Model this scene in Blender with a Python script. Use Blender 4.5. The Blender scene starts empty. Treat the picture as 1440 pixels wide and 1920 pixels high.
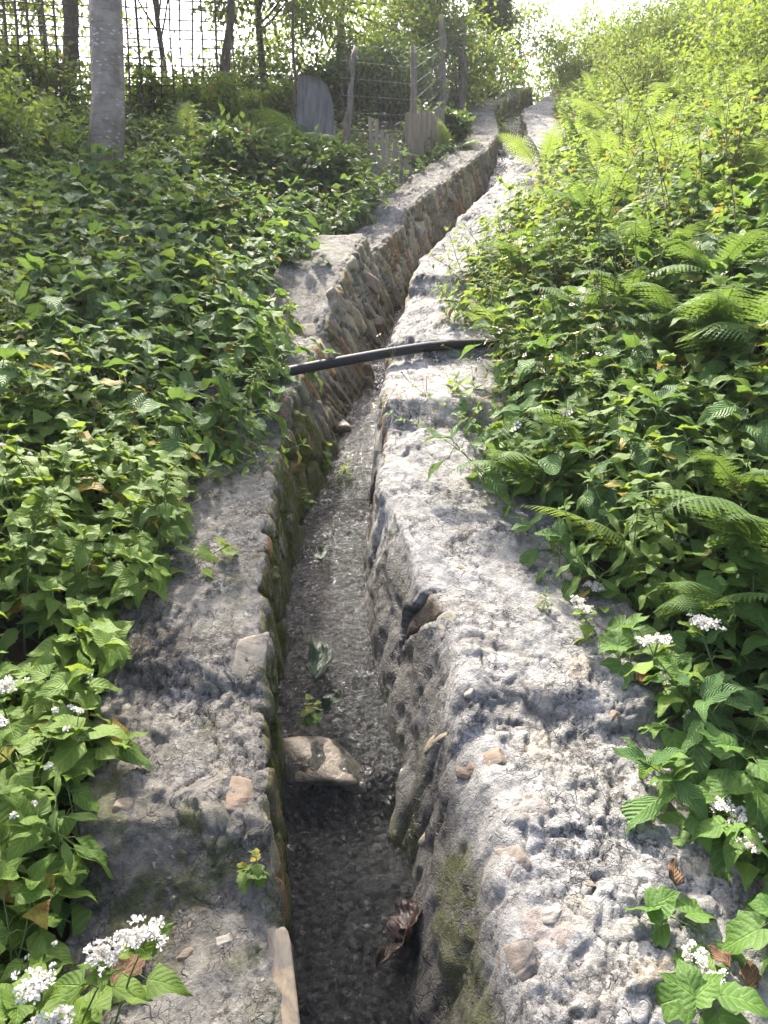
import bpy, math, random
import numpy as np
from mathutils import Vector, Matrix, Euler

SC = bpy.context.scene
COL = SC.collection
RAD = math.radians
rng = np.random.default_rng(7)
random.seed(7)

# ------------------------------------------------------------------ camera
CAM_H, PITCH, FPX = 1.675, RAD(11.5), 1400.0
cd = bpy.data.cameras.new('camera')
cam = bpy.data.objects.new('camera', cd); COL.objects.link(cam)
cam.location = (0, 0, CAM_H)
cam.rotation_euler = (RAD(90) - PITCH, 0, 0)
cd.sensor_fit = 'VERTICAL'; cd.sensor_height = 36.0; cd.lens = FPX / 1920 * 36.0
cd.clip_start = 0.05; cd.clip_end = 3000
SC.camera = cam
SC.render.resolution_x, SC.render.resolution_y = 768, 1024

# ------------------------------------------------------------------ sky + sun
SUN_EL, SUN_AZ = RAD(54), RAD(-20)          # azimuth measured from +Y towards +X
w = bpy.data.worlds.new('World'); SC.world = w; w.use_nodes = True
nt = w.node_tree; nt.nodes.clear()
wo = nt.nodes.new('ShaderNodeOutputWorld'); bg = nt.nodes.new('ShaderNodeBackground')
sky = nt.nodes.new('ShaderNodeTexSky'); sky.sky_type = 'NISHITA'; sky.sun_disc = False
sky.sun_elevation = SUN_EL; sky.sun_rotation = SUN_AZ
sky.air_density = .5; sky.dust_density = 5.0; sky.ozone_density = 1.0
bg.inputs['Strength'].default_value = 0.15
nt.links.new(sky.outputs[0], bg.inputs[0]); nt.links.new(bg.outputs[0], wo.inputs[0])
sd = bpy.data.lights.new('sun', 'SUN'); sun = bpy.data.objects.new('sun', sd); COL.objects.link(sun)
sd.energy = 3.3; sd.angle = RAD(2.5); sd.color = (1.0, 0.92, 0.79)
SUNV = Vector((math.sin(SUN_AZ) * math.cos(SUN_EL), math.cos(SUN_AZ) * math.cos(SUN_EL), math.sin(SUN_EL)))
sun.rotation_euler = SUNV.to_track_quat('Z', 'Y').to_euler()
SC.view_settings.view_transform = 'Standard'; SC.view_settings.look = 'None'
SC.view_settings.exposure = 2.12; SC.view_settings.gamma = 1.0
SC.cycles.max_bounces = 8; SC.cycles.transparent_max_bounces = 12
SC.cycles.caustics_reflective = False; SC.cycles.caustics_refractive = False
SC.cycles.sample_clamp_indirect = 6.0

# ------------------------------------------------------------------ noise in numpy
def _h(*ix):
    n = np.zeros(np.broadcast(*ix).shape, dtype=np.uint32)
    for k, i in enumerate(ix):
        n = (n ^ (i.astype(np.int64).astype(np.uint32) * np.uint32((0x9E3779B1, 0x85EBCA77, 0xC2B2AE3D, 0x27D4EB2F)[k]))) & np.uint32(0xffffffff)
        n = (n ^ (n >> np.uint32(15))) * np.uint32(0x2C1B3C6D)
        n = (n ^ (n >> np.uint32(12))) * np.uint32(0x297A2D39)
        n = n ^ (n >> np.uint32(15))
    return n.astype(np.float64) / 4294967295.0

def vnoise(x, y, seed=0):
    xi, yi = np.floor(x), np.floor(y)
    fx, fy = x - xi, y - yi
    fx = fx * fx * fx * (fx * (fx * 6 - 15) + 10); fy = fy * fy * fy * (fy * (fy * 6 - 15) + 10)
    s = np.full_like(xi, seed)
    a, b = _h(xi, yi, s), _h(xi + 1, yi, s)
    c, d = _h(xi, yi + 1, s), _h(xi + 1, yi + 1, s)
    return (a * (1 - fx) + b * fx) * (1 - fy) + (c * (1 - fx) + d * fx) * fy

def fbm(x, y, seed=0, octv=4):
    t = np.zeros_like(x); a = 0.5; tot = 0
    for o in range(octv):
        t += a * (vnoise(x * 2 ** o + 17.3 * o, y * 2 ** o + 5.1 * o, seed + o) - .5); tot += a; a *= .5
    return t / tot * 2          # about -1..1

def worley(x, y, seed=0):
    """F1, F2, random id, offset from the cell point"""
    xi, yi = np.floor(x), np.floor(y)
    f1 = np.full_like(x, 9.); f2 = np.full_like(x, 9.); idv = np.zeros_like(x); ox = np.zeros_like(x); oy = np.zeros_like(x)
    for i in (-1, 0, 1):
        for j in (-1, 0, 1):
            cx, cy = xi + i, yi + j
            s = np.full_like(cx, seed)
            px = cx + .1 + .8 * _h(cx, cy, s); py = cy + .1 + .8 * _h(cx, cy, s + 1)
            d = np.hypot(px - x, py - y)
            m = d < f1
            f2 = np.where(m, f1, np.minimum(f2, d))
            idv = np.where(m, _h(cx, cy, s + 2), idv); ox = np.where(m, x - px, ox); oy = np.where(m, y - py, oy)
            f1 = np.where(m, d, f1)
    return f1, f2, idv, ox, oy

def sstep(a, b, x):
    t = np.clip((x - a) / (b - a), 0, 1)
    return t * t * (3 - 2 * t)

# ------------------------------------------------------------------ the place: channel line and terrain
S = math.tan(RAD(24))
def lut(pairs):
    a = np.array(pairs, float)
    return lambda y: np.interp(y, a[:, 0], a[:, 1])
Lx = lut([(-3, .05), (.2, -.03), (1.15, -.19), (1.5, -.27), (2, -.345), (2.5, -.40), (3.3, -.43), (4.2, -.36), (4.7, -.27), (5.4, -.13), (6.4, .21), (7.75, .76), (8.6, 1.08), (10, 1.42), (12, 1.58), (13, 2.05), (15, 2.9)])
Rx = lut([(-3, .50), (.2, .34), (1.15, .27), (1.54, .25), (2, .20), (2.26, .13), (2.52, .06), (2.77, .02), (3.4, .01), (4.1, .07), (4.56, .16), (5.2, .26), (5.8, .43), (6.7, .75), (7.86, 1.12), (8.9, 1.50), (10.2, 1.83), (12, 2.06), (13, 2.55), (15, 3.3)])
wL = lut([(0, .42), (5.5, .40), (7, .32), (15, .32)])
wR = lut([(0, .55), (3, .55), (6, .46), (15, .40)])
batL = lut([(0, .05), (2, .07), (2.7, .09), (3.3, .22), (4.2, .32), (5.2, .22), (8, .09), (15, .06)])
batR = lut([(0, .31), (1.8, .28), (2.5, .19), (3.4, .08), (15, .03)])
dzL = lut([(-3, 0), (1.1, -.02), (1.36, -.06), (1.46, .045), (1.84, -.025), (1.90, .03), (2.1, .03), (2.9, -.03), (3.22, -.06), (3.30, .02), (4.25, -.08), (4.40, .0), (4.85, .10), (5.38, .12), (5.44, -.06), (5.6, -.06), (6.2, -.03), (6.3, .05), (8.4, .06), (10, .0), (15, .0)])
dzR = lut([(-3, 0), (1.2, 0), (1.74, -.035), (1.82, .025), (2.6, -.01), (3.18, -.04), (3.27, .045), (3.84, -.03), (3.90, .03), (4.7, -.04), (4.80, .05), (5.6, -.02), (6.2, -.05), (6.3, -.02), (7.6, -.10), (8.3, -.12), (8.5, -.06), (11, -.06), (15, .0)])
# water level below the wall tops, with little drops
dW = lut([(-3, -.40), (1.2, -.37), (1.86, -.40), (1.95, -.33), (2.6, -.35), (3.3, -.37), (4.3, -.44), (4.5, -.47), (4.62, -.40), (6, -.52), (7.5, -.50), (8.4, -.36), (8.6, -.22), (9.3, -.26), (9.4, -.20), (10.2, -.24), (10.3, -.19), (12, -.24), (15, -.28)])
ycrest = lut([(-60, 6.5), (-4, 8.4), (-1.5, 9.2), (0, 11.5), (1, 13.4), (3, 14.2), (6, 15), (60, 22)])

def terrain(x, y):
    x = np.asarray(x, float); y = np.asarray(y, float)
    lo = Lx(y) - wL(y); ro = Rx(y) + wR(y)
    yc = ycrest(x)
    over = np.maximum(0, y - yc)
    z = S * np.minimum(y, yc) - .30 * (over - 1.0 + np.exp(-over))
    z = np.where(y < -6, S * -6 + (y + 6) * .15, z)
    dl = np.maximum(0, lo - x); dr = np.maximum(0, x - ro)
    lb = -.10 + .22 * np.minimum(dl, .9) + .08 * np.clip(dl - .9, 0, 3) - .22 * np.maximum(0, dl - 4.5)
    rb = -.16 + .42 * np.minimum(dr, 1.2) + .26 * np.clip(dr - 1.2, 0, 5)
    z = z + np.where(x < lo + .06, lb, np.where(x > ro - .06, rb, 0))
    inside = sstep(lo + .03, lo + .16, x) * (1 - sstep(ro - .16, ro - .03, x))
    z = z - .85 * inside
    z = z + .05 * fbm(x * 1.3, y * 1.3, 3, 3) * (1 - inside)
    return z

def ray(px, py):
    a = (px - 720) / FPX; u = (960 - py) / FPX
    return np.array((a, math.cos(PITCH) + u * math.sin(PITCH), -math.sin(PITCH) + u * math.cos(PITCH)))
CAMP = np.array((0, 0, CAM_H))
def along(px, py, d):
    return CAMP + ray(px, py) * d
def at(px, py, h=0.0):
    """foot, on the ground, of something whose point seen there is h above the ground"""
    r = ray(px, py); t = np.linspace(.6, 40, 4000)
    P = CAMP[None] + r[None] * t[:, None]
    g = P[:, 2] - terrain(P[:, 0], P[:, 1]) - h
    k = np.argmax(g < 0) if (g < 0).any() else len(t) - 1
    if P[k][1] > 15:           # over the brow: stand it near the brow instead
        k = int(np.argmin(np.where(P[:, 1] < 13.5, g, 9)))
    p = P[k]
    return np.array((p[0], p[1], float(terrain(p[0], p[1]))))
def topL(y): return S * y + dzL(y)
def topR(y): return S * y + dzR(y)
def wallR_at(px, py):
    r = ray(px, py); t = np.linspace(.6, 20, 6000); P = CAMP[None] + r[None] * t[:, None]
    k = np.argmax(P[:, 2] < topR(P[:, 1])); return P[k]
def wallL_at(px, py):
    r = ray(px, py); t = np.linspace(.6, 20, 6000); P = CAMP[None] + r[None] * t[:, None]
    k = np.argmax(P[:, 2] < topL(P[:, 1])); return P[k]
def water_at(px, py):
    r = ray(px, py); t = np.linspace(.6, 20, 6000); P = CAMP[None] + r[None] * t[:, None]
    k = np.argmax(P[:, 2] < S * P[:, 1] + dW(P[:, 1])); return P[k]

# ------------------------------------------------------------------ mesh builder
class MB:
    def __init__(s): s.V = []; s.Q = []; s.T = []; s.A = {}; s.n = 0; s.MQ = []; s.MT = []
    def add(s, V, Q=None, T=None, mat=0, **at):
        V = np.asarray(V, float); n = len(V)
        if Q is not None and len(Q):
            Q = np.asarray(Q); s.Q.append(Q + s.n); s.MQ.append(np.full(len(Q), mat))
        if T is not None and len(T):
            T = np.asarray(T); s.T.append(T + s.n); s.MT.append(np.full(len(T), mat))
        s.V.append(V)
        for k in set(list(at) + list(s.A)):
            if k not in s.A: s.A[k] = [np.zeros((s.n,) + np.shape(at[k])[1:])] if s.n else []
            v = at.get(k)
            if v is None:
                dim = s.A[k][-1].shape[1:] if s.A[k] else ()
                v = np.zeros((n,) + dim)
            s.A[k].append(np.asarray(v, float))
        s.n += n
    def mesh(s, name, mats, smooth=True):
        me = bpy.data.meshes.new(name)
        V = np.concatenate(s.V); me.vertices.add(len(V)); me.vertices.foreach_set('co', V.astype(np.float32).ravel())
        Q = np.concatenate(s.Q) if s.Q else np.zeros((0, 4), int); T = np.concatenate(s.T) if s.T else np.zeros((0, 3), int)
        nl = Q.size + T.size; me.loops.add(nl)
        me.loops.foreach_set('vertex_index', np.concatenate([Q.ravel(), T.ravel()]).astype(np.int32))
        me.polygons.add(len(Q) + len(T))
        st = np.concatenate([np.arange(len(Q)) * 4, Q.size + np.arange(len(T)) * 3])
        me.polygons.foreach_set('loop_start', st.astype(np.int32))
        mi = np.concatenate((s.MQ or [np.zeros(0)]) + (s.MT or [np.zeros(0)]))
        me.polygons.foreach_set('material_index', mi.astype(np.int32))
        me.polygons.foreach_set('use_smooth', np.full(len(Q) + len(T), smooth))
        for m in (mats if isinstance(mats, (list, tuple)) else [mats]): me.materials.append(m)
        for k, L in s.A.items():
            a = np.concatenate(L)
            if a.ndim == 1:
                at = me.attributes.new(k, 'FLOAT', 'POINT'); at.data.foreach_set('value', a.astype(np.float32))
            else:
                at = me.attributes.new(k, 'FLOAT_VECTOR', 'POINT'); at.data.foreach_set('vector', a.astype(np.float32).ravel())
        me.update(calc_edges=True); me.validate()
        return me

def grid_faces(nr, nc):
    i = np.arange(nr - 1)[:, None] * nc + np.arange(nc - 1)[None]
    return np.stack([i, i + 1, i + nc + 1, i + nc], -1).reshape(-1, 4)

def link(name, me, parent=None):
    o = bpy.data.objects.new(name, me); COL.objects.link(o)
    if parent is not None: o.parent = parent
    return o
def tag(o, label=None, cat=None, group=None, kind=None):
    if label: o['label'] = label
    if cat: o['category'] = cat
    if group: o['group'] = group
    if kind: o['kind'] = kind
    return o
def empty(name, loc, rot=(0, 0, 0), sc=1.0):
    o = bpy.data.objects.new(name, None); COL.objects.link(o)
    o.location = loc; o.rotation_euler = rot; o.scale = (sc,) * 3; o.empty_display_size = .05
    return o
def copy_tree(o, parent=None, skip=()):
    c = o.copy(); COL.objects.link(c); c.parent = parent
    for ch in list(o.children): copy_tree(ch, c)
    return c

def tube(mb, P, r, n=6, mat=0, cap=True, **kw):
    P = np.asarray(P, float); m = len(P); r = np.broadcast_to(np.asarray(r, float), (m,))
    T = np.gradient(P, axis=0); T /= np.linalg.norm(T, axis=1)[:, None] + 1e-9
    ref = np.array((0, 0, 1.)) if abs(T[0][2]) < .9 else np.array((1., 0, 0))
    N = np.cross(T, ref); N /= np.linalg.norm(N, axis=1)[:, None] + 1e-9
    B = np.cross(T, N)
    a = np.linspace(0, 2 * math.pi, n, endpoint=False)
    V = P[:, None] + r[:, None, None] * (np.cos(a)[None, :, None] * N[:, None] + np.sin(a)[None, :, None] * B[:, None])
    V = V.reshape(-1, 3); i = np.arange(m - 1)[:, None] * n; j = np.arange(n)[None]; k = (j + 1) % n
    Q = np.stack([i + j, i + k, i + n + k, i + n + j], -1).reshape(-1, 4)
    Tt = []
    if cap:
        V = np.concatenate([V, P[:1], P[-1:]]); c0, c1 = m * n, m * n + 1
        for q in range(n):
            Tt.append((c0, (q + 1) % n, q)); Tt.append((c1, (m - 1) * n + q, (m - 1) * n + (q + 1) % n))
    kw = {k_: np.full(len(V), v) if np.isscalar(v) else v for k_, v in kw.items()}
    mb.add(V, Q, Tt, mat, **kw)

def box(mb, c, size, rot=None, mat=0, **kw):
    s = np.array(size) / 2
    V = np.array([(x, y, z) for x in (-1, 1) for y in (-1, 1) for z in (-1, 1)], float) * s
    if rot is not None: V = V @ np.array(rot).T
    V = V + np.asarray(c)
    Q = [(0, 1, 3, 2), (4, 6, 7, 5), (0, 4, 5, 1), (2, 3, 7, 6), (0, 2, 6, 4), (1, 5, 7, 3)]
    kw = {k_: np.full(8, v) for k_, v in kw.items()}
    mb.add(V, Q, mat=mat, **kw)

# ------------------------------------------------------------------ material helpers
class N:
    def __init__(s, name):
        s.m = bpy.data.materials.new(name); s.m.use_nodes = True; s.t = s.m.node_tree; s.t.nodes.clear()
        s.out = s.t.nodes.new('ShaderNodeOutputMaterial')
    def n(s, typ, **kw):
        nd = s.t.nodes.new('ShaderNode' + typ)
        for k, v in kw.items():
            if k.startswith('i_'):
                key = k[2:]; key = int(key) if key.isdigit() else key
                nd.inputs[key].default_value = v
            else: setattr(nd, k, v)
        return nd
    def l(s, a, b): s.t.links.new(a, b); return b
    def attr(s, name): return s.n('Attribute', attribute_name=name)
    def obj(s): return s.n('TexCoord').outputs['Object']
    def math(s, op, a, b=None, clamp=False):
        nd = s.n('Math', operation=op, use_clamp=clamp)
        for k, v in ((0, a), (1, b)):
            if v is None: continue
            if isinstance(v, (int, float)): nd.inputs[k].default_value = v
            else: s.l(v, nd.inputs[k])
        return nd.outputs[0]
    def noise(s, vec, scale, detail=4, rough=.55, dist=0.0):
        nd = s.n('TexNoise'); nd.inputs['Scale'].default_value = scale; nd.inputs['Detail'].default_value = detail
        nd.inputs['Roughness'].default_value = rough; nd.inputs['Distortion'].default_value = dist
        if vec is not None: s.l(vec, nd.inputs['Vector'])
        return nd.outputs['Fac']
    def voro(s, vec, scale, feature='F1', out='Distance'):
        nd = s.n('TexVoronoi', feature=feature); nd.inputs['Scale'].default_value = scale
        if vec is not None: s.l(vec, nd.inputs['Vector'])
        return nd.outputs[out]
    def ramp(s, fac, stops, interp='LINEAR'):
        nd = s.n('ValToRGB'); cr = nd.color_ramp; cr.interpolation = interp
        while len(cr.elements) < len(stops): cr.elements.new(.5)
        for e, (p, c) in zip(cr.elements, stops):
            e.position = p
            e.color = (c, c, c, 1) if isinstance(c, (int, float)) else (*c, 1)
        s.l(fac, nd.inputs[0]); return nd.outputs[0]
    def mix(s, fac, a, b, blend='MIX'):
        nd = s.n('Mix', data_type='RGBA', blend_type=blend)
        for k, v in ((0, fac), (6, a), (7, b)):
            if isinstance(v, (int, float)): nd.inputs[k].default_value = v
            elif isinstance(v, tuple): nd.inputs[k].default_value = (*v, 1)
            else: s.l(v, nd.inputs[k])
        return nd.outputs[2]
    def scale_vec(s, vec, sc, rot=(0, 0, 0)):
        nd = s.n('Mapping'); nd.inputs['Scale'].default_value = sc; nd.inputs['Rotation'].default_value = rot
        s.l(vec, nd.inputs[0]); return nd.outputs[0]
    def bump(s, h, strength=.5, dist=.01, normal=None):
        nd = s.n('Bump'); nd.inputs['Strength'].default_value = strength; nd.inputs['Distance'].default_value = dist
        s.l(h, nd.inputs['Height'])
        if normal is not None: s.l(normal, nd.inputs['Normal'])
        return nd.outputs[0]
    def principled(s, color, rough=.8, normal=None, spec=.5):
        p = s.n('BsdfPrincipled')
        for k, v in (('Base Color', color), ('Roughness', rough), ('Specular IOR Level', spec)):
            if isinstance(v, (int, float)): p.inputs[k].default_value = v
            elif isinstance(v, tuple): p.inputs[k].default_value = (*v, 1)
            else: s.l(v, p.inputs[k])
        if normal is not None: s.l(normal, p.inputs['Normal'])
        return p
    def done(s, sh):
        s.l(sh if not hasattr(sh, 'outputs') else sh.outputs[0], s.out.inputs[0]); return s.m

M = {}
def leaf_material(name, dark, light, trans, rough=.42, veins=8, quilt=.0, tf=.38, dead=.03, veincol=.25):
    n = N(name)
    rnd = n.attr('rnd').outputs['Fac']; uv = n.attr('uvp').outputs['Vector']
    oi = n.n('ObjectInfo').outputs['Random']
    sx = n.n('SeparateXYZ'); n.l(uv, sx.inputs[0])
    au = n.math('ABSOLUTE', sx.outputs[0])
    mixf = n.math('ADD', n.math('MULTIPLY', rnd, .58), n.math('MULTIPLY', oi, .42))
    c = n.ramp(mixf, [(0.05, dark), (.95, light)])
    # blotches that belong to the leaf
    nz = n.noise(n.obj(), 38, 3)
    c = n.mix(n.math('MULTIPLY', nz, .35), c, tuple(x * .55 for x in dark))
    side = n.math('FRACT', n.math('SUBTRACT', n.math('MULTIPLY', sx.outputs[1], veins), n.math('MULTIPLY', au, veins * .35)))
    vein = n.ramp(n.math('ABSOLUTE', n.math('SUBTRACT', side, .5)), [(.0, 1.0), (.13, 0.0)])
    mid = n.ramp(au, [(.0, 1.0), (.07, 0.0)])
    vv = n.math('MAXIMUM', mid, n.math('MULTIPLY', vein, .6))
    c = n.mix(n.math('MULTIPLY', vv, veincol), c, tuple(min(1, x * 2.2 + .02) for x in light))
    # a few yellowing or dead leaves
    dm = n.ramp(rnd, [(1 - dead - .004, 0.0), (1 - dead, 1.0)])
    dc = n.ramp(nz, [(.35, (.20, .11, .03)), (.6, (.36, .30, .05))])
    c = n.mix(dm, c, dc)
    quiltpat = n.math('ABSOLUTE', n.math('SUBTRACT', side, .5))
    hgt = n.math('ADD', n.math('MULTIPLY', quiltpat, quilt * 2), n.math('ADD', n.math('MULTIPLY', n.noise(n.obj(), 140, 2), .4 + quilt * .7), n.math('MULTIPLY', mid, -.5)))
    bmp = n.bump(hgt, .55, .004 + .004 * quilt)
    p = n.principled(c, min(.75, rough + .06), bmp, .26)
    tr = n.n('BsdfTranslucent'); tc = n.mix(.5, c, trans); tc = n.mix(dm, tc, dc); n.l(tc, tr.inputs[0]); n.l(bmp, tr.inputs['Normal'])
    ms = n.n('MixShader', i_0=tf); n.l(p.outputs[0], ms.inputs[1]); n.l(tr.outputs[0], ms.inputs[2])
    M[name] = n.done(ms)
leaf_material('creeper_leaf', (.085, .160, .028), (.195, .290, .052), (.42, .54, .06), .52, 7, .25, .38, .02, .35)
leaf_material('nettle_leaf', (.055, .125, .042), (.125, .22, .060), (.32, .50, .07), .46, 10, 1.0, .30, .012, .28)
leaf_material('vine_leaf', (.058, .130, .028), (.145, .25, .052), (.32, .48, .06), .5, 6, .3, .36, .022, .4)
leaf_material('weed_leaf', (.075, .148, .032), (.175, .258, .058), (.40, .52, .06), .52, 7, .2, .40, .04, .2)
leaf_material('bramble_leaf', (.095, .175, .032), (.19, .29, .06), (.42, .56, .07), .52, 7, .2, .46, .03, .2)
leaf_material('fern_leaf', (.080, .150, .030), (.16, .25, .055), (.38, .48, .08), .5, 5, .1, .46, .015, .1)
leaf_material('shaded_fern_leaf', (.065, .130, .032), (.125, .215, .050), (.28, .42, .06), .55, 5, .1, .34, .01, .1)  # fern leaf toned darker for the ferns standing in shade
leaf_material('shrub_leaf', (.060, .115, .022), (.155, .240, .045), (.40, .52, .06), .45, 4, .1, .46, .02, .1)
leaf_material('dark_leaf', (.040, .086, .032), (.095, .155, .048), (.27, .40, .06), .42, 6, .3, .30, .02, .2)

def simple(name, c0, c1, scale=30, rough=.8, bump=.4, bdist=.004, stretch=(1, 1, 1), spec=.4, detail=5):
    n = N(name); v = n.scale_vec(n.obj(), stretch)
    f = n.noise(v, scale, detail, .6)
    c = n.ramp(f, [(.3, c0), (.7, c1)])
    M[name] = n.done(n.principled(c, rough, n.bump(f, bump, bdist), spec))
simple('stem_green', (.07, .12, .03), (.13, .19, .05), 60, .55)
simple('stem_brown', (.06, .045, .025), (.14, .10, .05), 60, .7)
simple('stem_red', (.16, .05, .03), (.24, .09, .05), 60, .6)
simple('soil', (.018, .013, .008), (.055, .040, .024), 9, .95, .8, .02)
simple('petal_white', (.74, .71, .64), (.86, .83, .76), 60, .7, .1)
simple('flower_yellow', (.55, .33, .02), (.7, .45, .04), 90, .7)
simple('flower_brown', (.10, .05, .03), (.17, .09, .05), 90, .9)
simple('hose_rubber', (.008, .008, .009), (.018, .018, .020), 40, .6, .12, .002)
simple('bamboo_dark', (.05, .034, .022), (.125, .088, .056), 25, .75, .5, .004, (1, 1, .15))
simple('post_wood', (.10, .078, .058), (.24, .20, .155), 22, .85, .7, .006, (1, 1, .12))
simple('picket_wood', (.16, .125, .09), (.36, .30, .225), 26, .85, .7, .004, (1, 1, .10))
simple('board_wood', (.085, .082, .075), (.24, .228, .205), 14, .8, .5, .004, (1.2, 1.2, .22))
simple('bark_brown', (.055, .042, .032), (.15, .12, .09), 18, .9, .9, .012, (1, 1, .25))
simple('wire', (.16, .16, .16), (.3, .3, .29), 30, .5)
leaf_material('dead_leaf_brown', (.055, .030, .016), (.19, .115, .062), (.20, .11, .05), .7, 7, .5, .12, -.1, .35)
leaf_material('dry_leaf_red', (.10, .035, .018), (.24, .10, .05), (.25, .09, .04), .7, 7, .5, .12, -.1, .3)
leaf_material('wet_leaf_dark', (.007, .018, .007), (.022, .042, .016), (.02, .05, .015), .34, 8, .4, .06, -.1, .3)
leaf_material('wet_leaf_brown', (.009, .005, .0035), (.030, .014, .009), (.03, .012, .006), .36, 8, .4, .05, -.1, .3)

# grey bark with lichen flecks and level rings
n = N('bark_grey'); o = n.obj()
f = n.noise(o, 9, 6, .6); ring = n.noise(n.scale_vec(o, (1.2, 1.2, 14)), 5, 4, .6)
fl = n.ramp(n.voro(n.scale_vec(o, (1, 1, 2.2)), 16), [(.14, 1.0), (.30, 0.0)])
flm = n.math('MULTIPLY', fl, n.ramp(n.noise(o, 5, 3), [(.42, 0.0), (.54, 1.0)]))
c = n.ramp(f, [(.3, (.19, .155, .125)), (.55, (.34, .29, .24)), (.75, (.45, .40, .34))])
c = n.mix(n.math('MULTIPLY', n.ramp(ring, [(.36, 1.0), (.46, 0.0)]), .35), c, (.13, .105, .085))
c = n.mix(n.math('MULTIPLY', flm, .85), c, (.60, .59, .55))
kn = n.ramp(n.voro(n.scale_vec(o, (1, 1, .8)), 4.2), [(.05, 1.0), (.09, 0.0)])
c = n.mix(kn, c, (.05, .04, .03))
M['bark_grey'] = n.done(n.principled(c, .9, n.bump(n.math('ADD', ring, f), .6, .008), .2))

# rough cast concrete and rubble stone of the channel walls
def wall_material(name, ca, cb, cc):
    n = N(name); o = n.obj()
    stone = n.attr('stone').outputs['Fac']; cid = n.attr('cid').outputs['Fac']; face = n.attr('face').outputs['Fac']
    wet = n.attr('wet').outputs['Fac']; gap = n.attr('gap').outputs['Fac']; mossa = n.attr('moss').outputs['Fac']; damp = n.attr('damp').outputs['Fac']
    big = n.noise(o, 3.2, 5, .62, .4); mid = n.noise(o, 21, 7, .68, .3); fine = n.noise(o, 130, 5, .72)
    wv = n.n('VectorMath', operation='MULTIPLY_ADD'); nv = n.n('TexNoise', i_Scale=16.0, i_Detail=4.0); n.l(o, nv.inputs['Vector'])
    n.l(nv.outputs['Color'], wv.inputs[0]); wv.inputs[1].default_value = (.07, .07, .07); n.l(o, wv.inputs[2]); wo_ = wv.outputs[0]
    conc = n.ramp(mid, [(.30, ca), (.5, cb), (.68, cc)])
    conc = n.mix(.55, conc, n.ramp(fine, [(.30, .55), (.5, 1.0), (.68, 1.3)]), 'MULTIPLY')
    warm = n.ramp(n.noise(o, 4.2, 4, .6, .6), [(.46, 0.0), (.64, 1.0)])
    conc = n.mix(n.math('MULTIPLY', warm, .4), conc, n.mix(1.0, conc, (1.05, 1.0, .86), 'MULTIPLY'))
    # dark lichen, pits and hairline cracks
    sp = n.math('MULTIPLY', n.ramp(n.noise(o, 62, 6, .78), [(.49, 0.0), (.56, 1.0)]), n.ramp(n.noise(o, 6.5, 4, .65), [(.44, 0.0), (.58, 1.0)]))
    conc = n.mix(n.math('MULTIPLY', sp, .85), conc, (.050, .047, .042))
    cr1 = n.math('MULTIPLY', n.ramp(n.voro(wo_, 22, 'DISTANCE_TO_EDGE'), [(.0, 1.0), (.035, 0.0)]), n.ramp(n.noise(o, 7, 3), [(.52, 0.0), (.62, 1.0)]))
    cr2 = n.math('MULTIPLY', n.ramp(n.voro(wo_, 52, 'DISTANCE_TO_EDGE'), [(.0, 1.0), (.06, 0.0)]), n.ramp(n.noise(o, 11, 3), [(.54, 0.0), (.64, 1.0)]))
    crk = n.math('MAXIMUM', cr1, n.math('MULTIPLY', cr2, .8))
    conc = n.mix(n.math('MULTIPLY', crk, .38), conc, (.045, .042, .038))
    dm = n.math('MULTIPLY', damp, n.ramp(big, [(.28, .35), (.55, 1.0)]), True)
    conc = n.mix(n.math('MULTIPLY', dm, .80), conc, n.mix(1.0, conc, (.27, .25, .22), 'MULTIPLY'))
    agg = n.math('MULTIPLY', n.ramp(n.voro(wo_, 38), [(.16, 1.0), (.26, 0.0)]), n.ramp(n.noise(o, 9, 3), [(.50, 0.0), (.60, 1.0)]))
    conc = n.mix(n.math('MULTIPLY', agg, .65), conc, (cc[0] * 1.1, cc[1] * 1.06, cc[2] * 1.0))
    # stones: cream, tan, rust and slate by cell
    st = n.ramp(cid, [(0, (.20, .155, .105)), (.2, (.42, .36, .25)), (.4, (.23, .20, .165)), (.6, (.48, .43, .31)), (.75, (.33, .19, .095)), (.88, (.30, .27, .235)), (1, (.40, .33, .22))], 'CONSTANT')
    stv = n.noise(n.scale_vec(o, (1, 1, .35), (.3, .2, 0)), 42, 6, .65, .5)
    st = n.mix(.8, st, n.ramp(stv, [(.25, .40), (.5, .95), (.75, 1.25)]), 'MULTIPLY')
    st = n.mix(n.ramp(n.noise(o, 22, 4, .6, 1.0), [(.58, 0.0), (.70, .7)]), st, (.34, .17, .06))
    c = n.mix(stone, conc, st)
    c = n.mix(n.math('MULTIPLY', gap, .6), c, (.060, .054, .045))
    # wet dark band low on the faces, moss
    wn = n.math('ADD', wet, n.math('MULTIPLY', n.math('SUBTRACT', n.noise(o, 9, 4), .5), 1.1), True)
    c = n.mix(n.math('MULTIPLY', wn, .9), c, n.mix(.5, (.022, .020, .016), n.mix(1.0, c, (.28, .27, .25), 'MULTIPLY')))
    ml = n.math('MULTIPLY', mossa, n.ramp(n.noise(o, 15, 5, .7), [(.38, 0.0), (.50, 1.0)]))
    mc = n.ramp(n.noise(o, 90, 4, .7), [(.3, (.030, .045, .006)), (.7, (.15, .17, .018))])
    c = n.mix(ml, c, mc)
    r = n.ramp(wn, [(0.2, .9), (1.0, .38)])
    hb = n.math('ADD', n.math('MULTIPLY', mid, .9), n.math('ADD', n.math('MULTIPLY', fine, .35), n.math('MULTIPLY', agg, .35)))
    hb = n.math('ADD', hb, n.math('MULTIPLY', n.noise(o, 320, 3, .7), n.math('MULTIPLY', ml, .8)))
    hb = n.math('SUBTRACT', hb, n.math('MULTIPLY', crk, n.math('SUBTRACT', .5, n.math('MULTIPLY', stone, .5))))
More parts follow.
